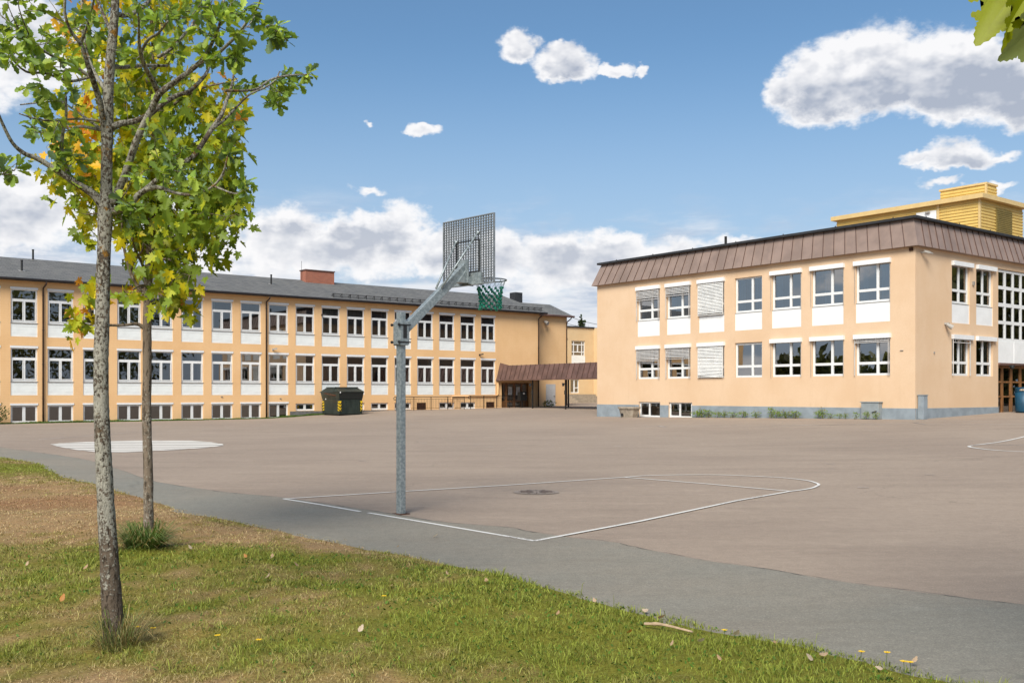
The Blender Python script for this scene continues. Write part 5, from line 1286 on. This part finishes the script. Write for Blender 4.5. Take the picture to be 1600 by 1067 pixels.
def oak():
    Y = 5.98; x, y, z = pt(178, 1003, Y)
    z = float(lift(np.array([[x, Y]]))[0])
    t = Tree('oak_tree', (x, y, z), 'nearer young oak with grey lichen covered trunk and lobed green leaves, leftmost trunk', M['barkO'])
    tr = [(180, 1010, 20), (178, 985, 16.5), (174, 930, 15.2), (171, 880, 14.2), (166, 800, 13), (163, 740, 12.3), (160, 680, 11.8), (158, 620, 11.2), (158, 560, 10.9), (160, 500, 10.6), (161, 440, 10.3), (163, 380, 10.2), (165, 330, 11.3),
          (166, 300, 9), (167, 240, 8.4), (168, 200, 9), (169, 150, 7.8), (172, 100, 7.3), (177, 50, 6.8), (180, 5, 6), (185, -80, 5), (180, -180, 4), (186, -300, 2.6), (183, -420, 1)]
    # trunk: ringed by hand for roughness
    Q = catmull([W(a, b, Y, r) for a, b, r in tr], 8)
    s = t; P = [q[:3] - s.base for q in Q]; s.m.tube(P, [q[3] for q in Q], 22, jit=.045); s.nodes += [(q[:3], q[3]) for q in Q[70:]]
    def br(L, dy, **k): 
        n = len(L); return t.limb([W(a, b, Y + dy * (i / (n - 1)) ** 1.2, r) for i, (a, b, r) in enumerate(L)], **k)
    br([(163, 325, 8), (145, 303, 6.5), (115, 284, 5.5), (88, 266, 4.6), (58, 248, 4), (38, 240, 3.4), (20, 224, 2.8), (6, 198, 2.5), (-6, 170, 2.2), (-22, 130, 1.5)], -.5)
    br([(110, 281, 4), (104, 262, 3.3), (96, 235, 3.3), (98, 210, 2.6), (103, 185, 2.3), (103, 150, 1.6)], -.2)
    br([(164, 215, 6.5), (161, 190, 4.8), (157, 165, 4.5), (150, 140, 4.6), (144, 122, 4.4), (136, 98, 3.8), (126, 70, 3.2), (110, 48, 2.5), (101, 18, 2.2), (103, -30, 1.8), (95, -90, 1)], -.6)
    br([(166, 142, 4), (152, 122, 3.2), (143, 105, 3), (134, 80, 3), (130, 50, 2.6), (128, 0, 2.3), (124, -70, 1.4)], .4)
    br([(126, 70, 2.4), (138, 35, 2), (148, -5, 1.8), (160, -60, 1)], -.6)
    br([(146, 124, 3), (118, 105, 2.8), (90, 92, 2.6), (62, 76, 2.3), (36, 60, 2), (26, 40, 1.2)], -.5)
    br([(143, 120, 2.4), (110, 127, 2.2), (70, 115, 2), (40, 112, 1.8), (14, 88, 1.3)], -.7)
    br([(162, 190, 2.5), (120, 186, 1.9), (90, 189, 1.7), (60, 187, 1.5), (30, 178, 1)], -.35)
    br([(162, 203, 4), (145, 201, 2.6), (125, 198, 2.2), (105, 205, 1.2)], .3)
    br([(162, 205, 2.5), (100, 162, 1.6), (70, 160, 1.5), (32, 164, 1)], .5)
    br([(172, 200, 7), (190, 193, 5), (212, 189, 4.6), (235, 178, 4.3), (255, 162, 4), (275, 150, 3.8), (295, 143, 3.4), (312, 128, 3), (324, 112, 2.4), (332, 85, 2), (340, 60, 1.3)], .5)
    br([(176, 318, 8), (186, 295, 6), (198, 265, 6), (210, 228, 5.6), (224, 196, 5.5), (238, 168, 5.4), (248, 148, 5.2), (268, 132, 4.6), (292, 115, 4), (318, 92, 3.5), (330, 70, 2.8), (342, 42, 2.2), (350, 0, 1.6)], -.5)
    br([(322, 100, 3), (345, 80, 2.8), (368, 58, 2.4), (388, 32, 2.1), (404, 8, 1.7), (415, -30, 1.1)], -.5)
    br([(248, 148, 4.6), (238, 126, 4), (226, 104, 3.6), (219, 80, 3), (217, 55, 2.2), (216, 20, 1.6), (205, -30, 1.1)], -.7)
    br([(220, 82, 2.6), (232, 62, 2.4), (248, 52, 2), (262, 34, 1.4)], -.8)
    br([(246, 90, 2.8), (268, 76, 2.6), (288, 54, 2.2), (303, 34, 1.8), (318, -10, 1.2)], .2)
    br([(178, 330, 7), (200, 322, 5), (222, 300, 4.6), (246, 293, 3.4), (280, 303, 2.6), (310, 303, 2.2), (334, 290, 2), (348, 272, 1.8), (356, 244, 1.2)], -.3)
    br([(334, 291, 1.6), (360, 301, 1.3), (374, 302, 1.2), (385, 288, .8)], -.4)
    br([(224, 298, 4), (262, 268, 3.3), (300, 246, 4.0), (316, 225, 3.8), (332, 200, 3.8), (346, 180, 3.2), (353, 160, 2.8), (361, 138, 2.2), (366, 112, 1.3)], .55)
    br([(332, 202, 2.4), (352, 186, 2), (372, 165, 1.8), (390, 148, 1.6), (412, 138, 1.6), (430, 126, 1.5), (437, 112, 1)], .6)
    br([(352, 142, 2.4), (380, 142, 2), (402, 139, 1.9), (425, 124, 1.6), (455, 118, 1.4), (482, 117, 1)], .65)
    br([(172, 104, 4), (195, 105, 3.4), (220, 103, 3), (262, 103, 2)], .5)
    br([(180, 22, 4.5), (200, 24, 3.6), (225, 10, 3), (250, -20, 2)], .3)
    br([(176, 55, 3), (160, 20, 2.5), (140, -30, 2), (120, -90, 1.2)], .3)
    br([(385, 42, 1.5), (405, 44, 1.3), (425, 46, 1)], -.4)
    br([(184, -80, 4), (220, -120, 3), (270, -170, 2), (310, -230, 1)], .3); br([(182, -130, 4), (140, -180, 3), (90, -230, 2), (60, -290, 1)], -.3)
    # leaf rosettes: blobs of px, py, rx, ry, count, depth centre, depth spread
    blobs = [(30, 25, 38, 28, 13, -.4, .2), (50, 55, 22, 18, 6, -.5, .15), (8, 70, 18, 22, 5, -.5, .1), (25, 95, 28, 16, 7, -.6, .1), (60, 98, 22, 18, 7, -.5, .1), (85, 65, 22, 22, 6, -.2, .2), (95, 95, 30, 20, 8, -.2, .2), (60, 135, 28, 18, 6, -.1, .3), (85, 150, 30, 12, 5, .2, .2),
             (108, 148, 24, 16, 7, -.1, .2), (75, 180, 26, 14, 5, -.2, .2), (58, 205, 18, 16, 6, -.1, .1), (95, 210, 28, 15, 8, 0, .2), (80, 245, 22, 14, 6, -.1, .1), (115, 243, 20, 15, 7, -.1, .15), (122, 275, 12, 9, 2, -.1, .1),
             (12, 258, 26, 22, 9, -.5, .1), (-25, 240, 25, 30, 8, -.5, .1), (120, 30, 30, 26, 8, 0, .3), (150, 60, 24, 26, 6, .2, .2), (140, 100, 20, 22, 5, .2, .2), (200, 75, 18, 26, 5, -.2, .3), (225, 20, 30, 16, 9, -.6, .2), (260, 25, 26, 16, 7, -.2, .3),
             (315, 20, 34, 20, 12, -.2, .3), (350, 20, 26, 20, 10, -.3, .2), (385, 15, 26, 16, 8, -.5, .15), (330, 48, 24, 15, 7, -.3, .2), (370, 50, 18, 14, 4, -.5, .1), (328, 95, 18, 14, 8, -.4, .1), (288, 78, 16, 13, 5, .1, .1), (380, 82, 24, 14, 9, -.4, .1), (362, 98, 16, 10, 5, -.4, .1),
             (428, 50, 20, 16, 11, -.45, .08), (440, 62, 12, 9, 4, -.45, .05), (372, 135, 12, 9, 5, .6, .05), (402, 130, 10, 8, 4, .6, .05), (438, 145, 16, 16, 8, .62, .08), (462, 126, 20, 10, 8, .65, .06), (485, 118, 12, 7, 5, .65, .04), (438, 165, 9, 7, 3, .62, .04), (420, 160, 7, 6, 2, .62, .04),
             (200, 328, 16, 12, 8, -.1, .1), (188, 315, 10, 7, 4, -.15, .1), (235, 268, 26, 14, 9, -.2, .15), (255, 246, 22, 12, 7, .1, .2), (275, 262, 22, 13, 8, 0, .2), (300, 285, 26, 14, 9, 0, .2), (330, 262, 20, 12, 6, .2, .2), (290, 232, 20, 12, 8, .2, .15), (354, 240, 9, 8, 5, -.3, .05), (382, 297, 9, 8, 4, -.4, .03), (205, 345, 18, 10, 5, .0, .1),
             (245, 200, 30, 16, 5, .2, .2), (215, 150, 24, 20, 4, .3, .2), (350, 200, 12, 12, 3, .55, .1), (370, 185, 10, 9, 3, .55, .05), (265, 60, 20, 18, 5, .1, .2),
             (60, -60, 90, 60, 22, -.2, .5), (200, -80, 90, 60, 26, 0, .5), (330, -50, 70, 40, 18, -.2, .4), (180, -220, 110, 80, 34, 0, .5), (190, -370, 60, 60, 16, 0, .3), (290, -200, 50, 50, 10, .2, .3), (80, -250, 50, 50, 10, -.2, .3)]
    for bx, by, rx, ry, n, dc, ds in blobs:
        for _ in range(max(2, int(n * .92))):
            r, a = math.sqrt(random.random()), random.random() * 6.28
            c = np.array(pt(bx + rx * r * math.cos(a), by + ry * r * math.sin(a), Y + dc + random.gauss(0, ds)))
            src = t.twig_to(c, .0017)
            gd = c - src; gd = gd / (np.linalg.norm(gd) + 1e-6)
            tone = random.random()
            for k in range(random.randint(4, 8)):
                d = gd * .4 + rng.normal(size=3) * .75; d[2] -= .12; d /= np.linalg.norm(d)
                nn = np.array((0, 0, 1.)) + rng.normal(size=3) * .6; s_ = random.uniform(.045, .088)
                p = c - gd * random.uniform(0, .05) + rng.normal(size=3) * .006
                u = random.random()
                col = np.array((.215, .330, .055)) if u < .45 else (np.array((.36, .47, .065)) if u < .85 else np.array((.175, .275, .14)))
                t.T.append((p, d, nn, s_, OAK, random.uniform(0, .35))); t.C.append(col * random.uniform(.75, 1.25) * (.8 + .4 * tone))
    t.finish('crown')
oak()

def maple():
    Y = 9.6; x, y, z = pt(232, 858, Y); z = float(lift(np.array([[x, Y]]))[0])
    t = Tree('maple_tree', (x, y, z), 'slim young maple with brown trunk and yellow green leaves, second trunk from left', M['barkM'])
    tr = [(233, 862, 10.5), (232, 845, 8.2), (232, 780, 7.4), (231, 720, 7.1), (229, 650, 6.9), (230, 580, 6.7), (230, 510, 6.6), (231, 460, 6.2), (233, 415, 6.3), (236, 360, 5.6), (238, 300, 5), (240, 230, 4.4), (238, 160, 3.8), (240, 90, 3), (236, 20, 2.4), (238, -50, 1.8), (235, -120, 1)]
    Q = catmull([W(a, b, Y, r) for a, b, r in tr], 6); t.m.tube([q[:3] - t.base for q in Q], [q[3] for q in Q], 16, jit=.05); t.nodes += [(q[:3], q[3]) for q in Q[40:]]
    def br(L, dy, **k):
        n = len(L); return t.limb([W(a, b, Y + dy * (i / (n - 1)) ** 1.2, r) for i, (a, b, r) in enumerate(L)], **k)
    br([(230, 462, 4.5), (215, 448, 3), (204, 425, 2.6), (196, 398, 2.3), (192, 370, 2), (188, 330, 1.4), (170, 290, 1)], -.3)
    br([(204, 424, 2.2), (212, 404, 1.8), (222, 392, 1.5), (224, 380, 1)], -.3)
    br([(229, 436, 3.2), (222, 412, 2.4), (212, 392, 2), (206, 372, 1.2)], -.5)
    br([(228, 514, 4), (214, 506, 2.6), (195, 508, 2.2), (170, 508, 2), (150, 505, 1.7), (142, 488, 1.6), (138, 470, 1.2)], -.3)
    br([(152, 505, 1.4), (138, 508, 1.1), (122, 498, .8)], -.3)
    br([(232, 448, 2.6), (220, 446, 2), (208, 452, 1.2)], -.4)
    br([(234, 395, 3.2), (255, 370, 2.6), (280, 345, 2.2), (310, 325, 1.8), (345, 315, 1.2)], .2)
    br([(238, 330, 3.2), (215, 305, 2.6), (180, 290, 2.2), (140, 272, 1.8), (100, 262, 1.4), (72, 268, 1)], .2)
    br([(239, 290, 3), (265, 262, 2.4), (300, 235, 2), (340, 210, 1.4)], .5)
    br([(240, 235, 3), (210, 205, 2.4), (170, 180, 2), (120, 155, 1.3)], .4)
    br([(240, 200, 3), (270, 165, 2.4), (310, 140, 1.8), (350, 130, 1.2)], -.3)
    br([(239, 140, 2.6), (205, 100, 2), (160, 70, 1.6), (110, 40, 1)], -.2); br([(239, 110, 2.4), (275, 70, 2), (310, 30, 1.2)], .2)
    br([(236, 385, 2.4), (210, 350, 2), (170, 335, 1.6), (135, 335, 1)], -.4); br([(234, 410, 2.4), (262, 405, 1.8), (290, 420, 1.2)], -.2)
    blobs = [(240, 395, 42, 30, 30, 0), (265, 430, 26, 20, 20, .1), (262, 462, 24, 12, 16, .3), (282, 480, 10, 10, 5, .8), (300, 405, 22, 25, 12, -.1), (235, 350, 55, 30, 50, -.3), (290, 350, 45, 32, 44, -.5), (345, 330, 30, 26, 26, -.3), (376, 342, 14, 20, 12, -.2), (335, 375, 24, 24, 18, -.3), (372, 300, 18, 16, 9, -.3), (300, 440, 12, 14, 6, .3),
             (205, 365, 25, 25, 16, .6), (215, 310, 50, 30, 45, .2), (290, 300, 50, 30, 48, -.5), (345, 285, 34, 30, 34, -.4), (165, 310, 30, 25, 18, .5), (135, 330, 22, 20, 11, .5), (140, 370, 18, 14, 6, .5), (108, 292, 28, 22, 20, .5), (78, 262, 20, 14, 9, .7), (92, 232, 26, 14, 10, .9), (155, 262, 38, 28, 34, .8), (130, 225, 36, 24, 22, .9),
             (205, 250, 45, 32, 40, .4), (265, 235, 50, 34, 46, -.3), (330, 230, 36, 30, 34, -.2), (362, 222, 18, 20, 12, 0), (150, 185, 36, 26, 18, 1), (100, 190, 20, 15, 5, 1), (205, 185, 45, 30, 36, .3), (270, 175, 46, 30, 38, .0), (325, 165, 34, 22, 22, .4), (360, 175, 18, 14, 8, .9), (335, 140, 16, 12, 4, 1),
             (190, 125, 48, 30, 30, .3), (255, 120, 44, 28, 28, .2), (130, 130, 30, 26, 10, .8), (300, 115, 26, 20, 8, .3), (200, 70, 50, 28, 26, .3), (260, 62, 40, 26, 18, .4), (140, 75, 36, 26, 14, .7), (105, 40, 24, 24, 8, 1.3), (220, 10, 60, 26, 26, .4), (150, 5, 30, 20, 8, .8), (300, 5, 30, 20, 8, .3),
             (230, -60, 60, 40, 30, .4), (235, -120, 30, 30, 10, .4), (205, 458, 11, 8, 6, .9), (128, 500, 16, 10, 9, .85), (140, 474, 10, 10, 6, .95), (118, 515, 10, 6, 3, .8), (150, 440, 9, 12, 3, .8)]
    for bx, by, rx, ry, n, yl in blobs:
        for j in range(int(n * 1.0)):
            r, a = math.sqrt(random.random()), random.random() * 6.28
            qx, qy = bx + rx * r * math.cos(a), by + ry * r * math.sin(a)
            c = np.array(pt(qx, qy, Y + random.gauss(0, .30)))
            if j % 2 == 0 or rx < 25: src = t.twig_to(c, .0016)
            for k in range(random.randint(2, 4)):
                d = rng.normal(size=3) * .55 + np.array((0, 0, -.75)); d /= np.linalg.norm(d); nn = rng.normal(size=3) * .55 + np.array((-.1, -.7, .5))
                s_ = random.uniform(.078, .138); p = c + rng.normal(size=3) * .07
                u = random.random() + yl * .42 - .18
                if u < .36: col = np.array((.190, .270, .022))
                elif u < .72: col = np.array((.380, .410, .018))
                elif u < 1.12: col = np.array((.620, .520, .016))
                else: col = np.array((.75, .42, .02))
                if yl >= .8 and random.random() < .08: col = np.array((.72, .30, .04))
                t.T.append((p, d, nn, s_, MAPLE, random.uniform(-.1, .3))); t.C.append(col * random.uniform(.75, 1.25))
    t.finish('crown')
maple()

def _big():
    h = MAPLE[:MAPLE.index((0, 1.0)) + 1]; out = [h[0]]; rr = random.Random(3)
    for a, b in zip(h[:-1], h[1:]):
        L = math.hypot(b[0] - a[0], b[1] - a[1]); k = 4 if L > .12 else 2
        for i in range(1, k + 1):
            u = i / k; j = (.014 if i % 2 else -.010) * (1 if i < k else 0); nx, ny = (b[1] - a[1]) / L, -(b[0] - a[0]) / L
            out.append((a[0] + (b[0] - a[0]) * u + nx * (j + .016 * math.sin(math.pi * u)), a[1] + (b[1] - a[1]) * u + ny * (j + .016 * math.sin(math.pi * u))))
    return out + [(-x, y) for x, y in out[-2:0:-1]]
BIGLEAF = _big()
def near_maple():
    bx, by = 3.5, 3.0; z = 0.0
    t = Tree('maple_tree', (bx, by, z), 'near maple whose large bright green leaves hang into the top right corner', M['barkM'])
    t.limb([(bx, by, z - .1, .13), (bx + .02, by, 1, .10), (bx, by + .05, 2.2, .085), (bx - .05, by, 3.4, .06), (bx, by, 4.6, .035), (bx, by, 5.6, .012)], n=14)
    t.limb([(bx, by + .05, 2.3, .05), (2.9, 3.1, 2.75, .03), (2.35, 3.25, 3.05, .018), (1.95, 3.3, 3.08, .007), (1.80, 3.3, 3.02, .003)])
    for k in range(9):
        a = k * 2.4; h = 2.6 + k * .3; t.limb([(bx, by, h, .03), (bx + .6 * math.cos(a), by + .6 * math.sin(a), h + .35, .018), (bx + 1.3 * math.cos(a), by + 1.3 * math.sin(a), h + .5, .006)])
    sp = [  # base px,py, tip px,py, size, depth
        (1598, -28, 1530, 60, .235, 3.3), (1612, -22, 1577, 76, .24, 3.28), (1640, 20, 1572, 92, .20, 3.22), (1625, -10, 1640, 70, .2, 3.3), (1650, -60, 1560, -30, .2, 3.35)]
    for i, (a, b, c, d, s_, Yq) in enumerate(sp):
        p, q = np.array(pt(a, b, Yq)), np.array(pt(c, d, Yq - .03)); dd = q - p
        nn = np.array(((-.35, -1, .25), (.65, -1, .1), (.95, -.5, .35), (0, -1, .3), (0, -1, .6))[i], float); col = np.array((.265, .300, .004)) if i != 2 else np.array((.25, .30, .10))
        t.T.append((p, dd, nn, float(np.linalg.norm(dd)) * 1.05, BIGLEAF, .1)); t.C.append(col)
        st = [np.r_[1.85, 3.3, 3.03, .002], np.r_[(p + np.array((1.85, 3.3, 3.03))) / 2 + (0, 0, .03), .0017], np.r_[p, .0015]]; t.limb(st, n=5)
    for _ in range(900):
        v = rng.normal(size=3); v /= np.linalg.norm(v); p = np.array((bx + .1, by, 4.1)) + v * np.array((1.5, 1.5, 1.7)) * random.random() ** .4
        if p[1] > .2:
            qx, qy = 800 + F * p[0] / p[1], HOR - F * (p[2] - CZ) / p[1]
            if qx < 1720 and qy > -160: continue
        d = rng.normal(size=3) * .6 + np.array((0, 0, -.7)); t.T.append((p, d, rng.normal(size=3) + np.array((0, 0, 1.)), random.uniform(.12, .2), MAPLE, .2)); t.C.append(np.array((.20, .27, .012)) * random.uniform(.7, 1.3))
    t.finish('crown')
near_maple()

tuft('grass_tuft', *pt(225, 866, 9.45)[:2], 900, .34, .27, (.13, .20, .05), 'tall tuft of green grass round the foot of the maple trunk', .0042, .2)
tuft('grass_tuft', *pt(186, 1010, 5.86)[:2], 300, .24, .24, (.15, .18, .06), 'untidy tuft of grass and straw round the foot of the oak trunk', .0026, .5)

# bush, weeds, spruce, wires
def scatter_plant(name, loc, n, rx, ry, rz, size, cols, label, cat, shape=OAK, stem=True, cone=False):
    o = empty(name, loc, 0, label, cat); T = []; C = []; m = MB()
    for i in range(n):
        u = rng.random(3) * 2 - 1
        while u @ u > 1: u = rng.random(3) * 2 - 1
        h = (u[2] + 1) / 2; sc = (1.05 - h) if cone else 1
        p = np.array((u[0] * rx * sc, u[1] * ry * sc, h * rz)); d = rng.normal(size=3) + np.array((u[0], u[1], .6)); T.append((p, d, rng.normal(size=3) + np.array((0, 0, 1.)), size * random.uniform(.6, 1.3), shape, .2))
        C.append(np.array(cols[random.randrange(len(cols))]) * random.uniform(.7, 1.3))
    me = leaf_mesh('foliage', T, C, M['leafy']); f = bpy.data.objects.new('foliage', me); COL.objects.link(f); f.parent = o
    if stem:
        for k in range(6):
            a = random.random() * 6.28; m.tube([(0, 0, 0), (rx * .3 * math.cos(a), ry * .3 * math.sin(a), rz * .5), (rx * .6 * math.cos(a), ry * .6 * math.sin(a), rz * .9)], [size * .08, size * .05, size * .02], 5)
        if cone: m.tube([(0, 0, -1), (0, 0, rz)], [.1, .02], 6)
        m.build('stem', M['twig'], o)
    return o
p = at(2, 660)
scatter_plant('shrub', (-29.0, 54.6, -.2), 900, .85, .8, 1.25, .10, [(.05, .10, .02), (.08, .13, .03), (.035, .07, .02)], 'dark green shrub at the left edge beside the ochre wall', 'shrub')
weeds = [(1093, .28, .5), (1101, .42, .45), (1112, .32, .5), (1126, .26, .4), (1137, .3, .4), (1150, .24, .4), (1165, .28, .45), (1186, .3, .4), (1210, .42, .35), (1218, .3, .4), (1232, .32, .6), (1248, .28, .5), (1283, .30, .3), (1290, .42, .32), (1302, .2, .3), (1316, .2, .3), (1326, .24, .25), (1347, .26, .25), (1363, .3, .25), (1378, .3, .25)]
d1 = np.array((-.6175, .7866)); dn = np.array((-.7866, -.6175)); c0 = np.array((17.463, 42.39))
first = None
for i, (px, h, w) in enumerate(weeds):
    h *= 1.2; w *= 1.35; a = (px - 800) / F; u = (a * c0[1] - c0[0]) / (d1[0] - a * d1[1]); off = .25 if px < 1340 else .48; q = c0 + u * d1 + off * dn; z = float(g(*q))
    if i < 3:
        o = scatter_plant('weed', (q[0], q[1], z), 90, .5, .22, 1, .16, [(.20, .32, .06), (.28, .40, .08), (.14, .24, .04), (.34, .30, .14)], 'leafy green weed growing at the foot of the stucco wall', 'weed'); protos = (first or []) + [o]; first = protos
    else:
        s = first[i % 3]; o = s.copy(); COL.objects.link(o)
        for ch in [c for c in COL.objects if c.parent == s]: k = ch.copy(); COL.objects.link(k); k.parent = o
        o.location = (q[0], q[1], z)
    o['group'] = 'weeds along the foot of the stucco wall'; o.rotation_euler.z = RZ - math.pi / 2 + random.uniform(-.3, .3); o.scale = (w, w * .9, h * 1.15)
scatter_plant('weed', (3.0, 79.1, .38), 120, .5, .25, .55, .14, [(.10, .17, .03), (.15, .22, .04)], 'green weed in front of the pale side door', 'weed')
scatter_plant('spruce_tree', (pt(909, 500, 128)[0], 128, 2.0), 1500, 1.5, 1.5, 9.5, .45, [(.03, .05, .02), (.05, .07, .025)], 'top of a dark spruce showing above the flat roofed building', 'tree', cone=True)
def wires():
    for (a, b, c, d, lab) in ((880, 490, 990, 506, 'upper overhead wire crossing the gap behind the flat roof'), (880, 504, 990, 503, 'lower overhead wire crossing the gap behind the flat roof')):
        P = [Vector(pt(a + (c - a) * k / 12, b + (d - b) * k / 12, 135)) - Vector((0, 0, .8 * (1 - ((k - 6) / 6) ** 2))) for k in range(13)]
        m = MB(); m.tube(P, .03, 6); o = m.build('overhead_wire', M['bolt']); tag(o, lab, 'wire')
wires()

# a wood behind the camera, seen only in the window glass
def far_wood():
    V = []; C = []; q = 0
    n = 60000; ks = []
    for i in range(46):
        a = R(95 + i * 4.2); r = random.uniform(58, 80); cx, cy = math.sin(a) * r + 8, math.cos(a) * r; h = random.uniform(20, 24) if 95 + i * 4.2 < 122 else (random.uniform(10.5, 12) if 95 + i * 4.2 < 145 else random.uniform(12, 18)); ks.append((cx, cy, h))
    ks += [(44 + i * 2.2, 47 + (i % 4) * 4.5 + random.uniform(-1, 1), random.uniform(11, 15)) for i in range(10)]
    ks += [(-62 - random.uniform(0, 12), 20 + i * 2.4, random.uniform(4.5, 7)) for i in range(12)]
    ks += [(-70 + i * 3 + random.uniform(-2, 2), 10 - i * 3, random.uniform(8, 13)) for i in range(12)]
    P = []; Cc = []
    for cx, cy, h in ks:
        k = n // len(ks); v = rng.normal(size=(k, 3)); v /= np.linalg.norm(v, axis=1)[:, None]; v *= rng.random((k, 1)) ** .3; v *= (h * .36, h * .36, h * .5)
        P.append(v + (cx, cy, h * .55)); Cc.append(np.array((.12, .125, .045)) * rng.uniform(.6, 1.8) * rng.uniform(.6, 1.5, (k, 1)))
    P = np.concatenate(P); Cc = np.concatenate(Cc); k = len(P); a = rng.normal(size=(k, 3)) * .38; b = rng.normal(size=(k, 3)) * .38
    Vv = np.stack([P, P + a, P + a + b, P + b], 1).reshape(-1, 3)
    me = big_mesh('distant_wood', Vv, np.arange(4 * k), np.full(k, 4), M['leafy'], np.repeat(Cc, 4, 0)); o = bpy.data.objects.new('distant_wood', me); COL.objects.link(o)
    tag(o, 'belt of dark leafy trees mirrored in the window glass', 'wood', kind='stuff')
far_wood()

# ------------------------------------------------------------------ litter on the lawn
DRY = [(0, 0), (.16, .08), (.30, .22), (.42, .30), (.36, .48), (.40, .62), (.26, .70), (.20, .86), (0, 1.0)]; DRY = DRY + [(-x * .9, y + .03) for x, y in DRY[-2:0:-1]]
def ground_bits():
    LP = [(930, 949), (1027, 973), (1148, 1002), (1047, 1029), (1215, 1013), (1271, 1044), (1280, 1034), (1127, 1056), (1380, 1056), (1425, 1044), (980, 1003), (385, 885), (424, 885), (467, 896), (416, 917), (359, 981), (327, 999), (505, 932), (94, 957),
          (620, 860), (542, 849), (569, 861), (425, 884), (661, 902), (414, 918), (608, 930), (1012, 962), (700, 915), (760, 925), (1090, 1020), (40, 900), (130, 905), (300, 870), (570, 905), (870, 980), (560, 1010)]
    cols = [(.62, .44, .30), (.55, .36, .22), (.66, .52, .40), (.55, .24, .06)]; ms = []
    for c in cols:
        me = leaf_mesh('fallen_leaf', [(np.zeros(3), np.array((1., 0, 0)), np.array((0, 0.2, 1.)), 1, DRY, -.7)], [np.array(c)], M['leafy']); ms.append(me)
    for i, (px, py) in enumerate(LP):
        x, y, _ = at(px, py); z = float(lift(np.array([[x, y]]))[0]); k = 3 if i in (10, 11, 18) else i % 3
        o = bpy.data.objects.new('fallen_leaf', ms[k]); COL.objects.link(o); o.location = (x, y, z + .028); o.rotation_euler = (random.uniform(-.5, .5), random.uniform(-.5, .5), random.random() * 6); s = random.uniform(.030, .052); o.scale = (s, s, s)
        tag(o, 'small curled orange fallen leaf on the grass' if k == 3 else 'small dry tan fallen leaf on the grass', 'leaf', 'fallen leaves on the grass')
    x, y, z = at(676, 841); o = bpy.data.objects.new('fallen_leaf', ms[2]); COL.objects.link(o); o.location = (x, y, z + .015); o.scale = (.06,) * 3; tag(o, 'single pale fallen leaf on the grey path before the hoop', 'leaf')
    DP = [(215, 995), (239, 995), (404, 1013), (1346, 1019), (1386, 1019), (1412, 1035), (1422, 1036), (1132, 990), (600, 945), (340, 1005)]
    pr = None
    for px, py in DP:
        x, y, _ = at(px, py + (24 if px > 1300 else 10)); z = float(lift(np.array([[x, y]]))[0])
        if pr is None:
            pr = o = empty('dandelion', (x, y, z), 0)
            m = MB()
            for k in range(26):
                a = k * 2.4; r = .004 + .0006 * k; m.add([(0, 0, .062), (r * math.cos(a - .2), r * math.sin(a - .2), .066), (r * 1.25 * math.cos(a), r * 1.25 * math.sin(a), .069), (r * math.cos(a + .2), r * math.sin(a + .2), .066)], [(0, 1, 2, 3)])
            f = m.build('flower', M['petal'], o); m = MB(); m.tube([(0, 0, 0), (.004, 0, .03), (0, 0, .063)], .0016, 6); st = m.build('stem', M['blade'], o)
            set_cols(st.data, np.tile((.1, .16, .04), (len(st.data.vertices), 1)))
        else:
            o = pr.copy(); COL.objects.link(o); o.location = (x, y, z); o.rotation_euler.z = random.random() * 6; o.scale.z = 1.25 if px > 1300 else .8
            for c in (f, st): k = c.copy(); COL.objects.link(k); k.parent = o
        tag(o, 'yellow dandelion flower standing in the grass', 'flower', 'dandelions in the grass')
    a, b = at(1007, 986), at(1082, 999); za = float(lift(np.array([a[:2]]))[0]) + .03
    m = MB(); P = catmull([(a[0], a[1], za), (a[0] * .6 + b[0] * .4, a[1] * .6 + b[1] * .4 + .02, za + .01), (b[0], b[1], za)], 5); m.tube(P, [.010, .011, .010, .012, .010, .009, .010, .008, .008, .007, .007], 7, jit=.15)
    tag(m.build('stick', M['stick']), 'bare pale stick lying on the grass near the path', 'stick')
ground_bits()
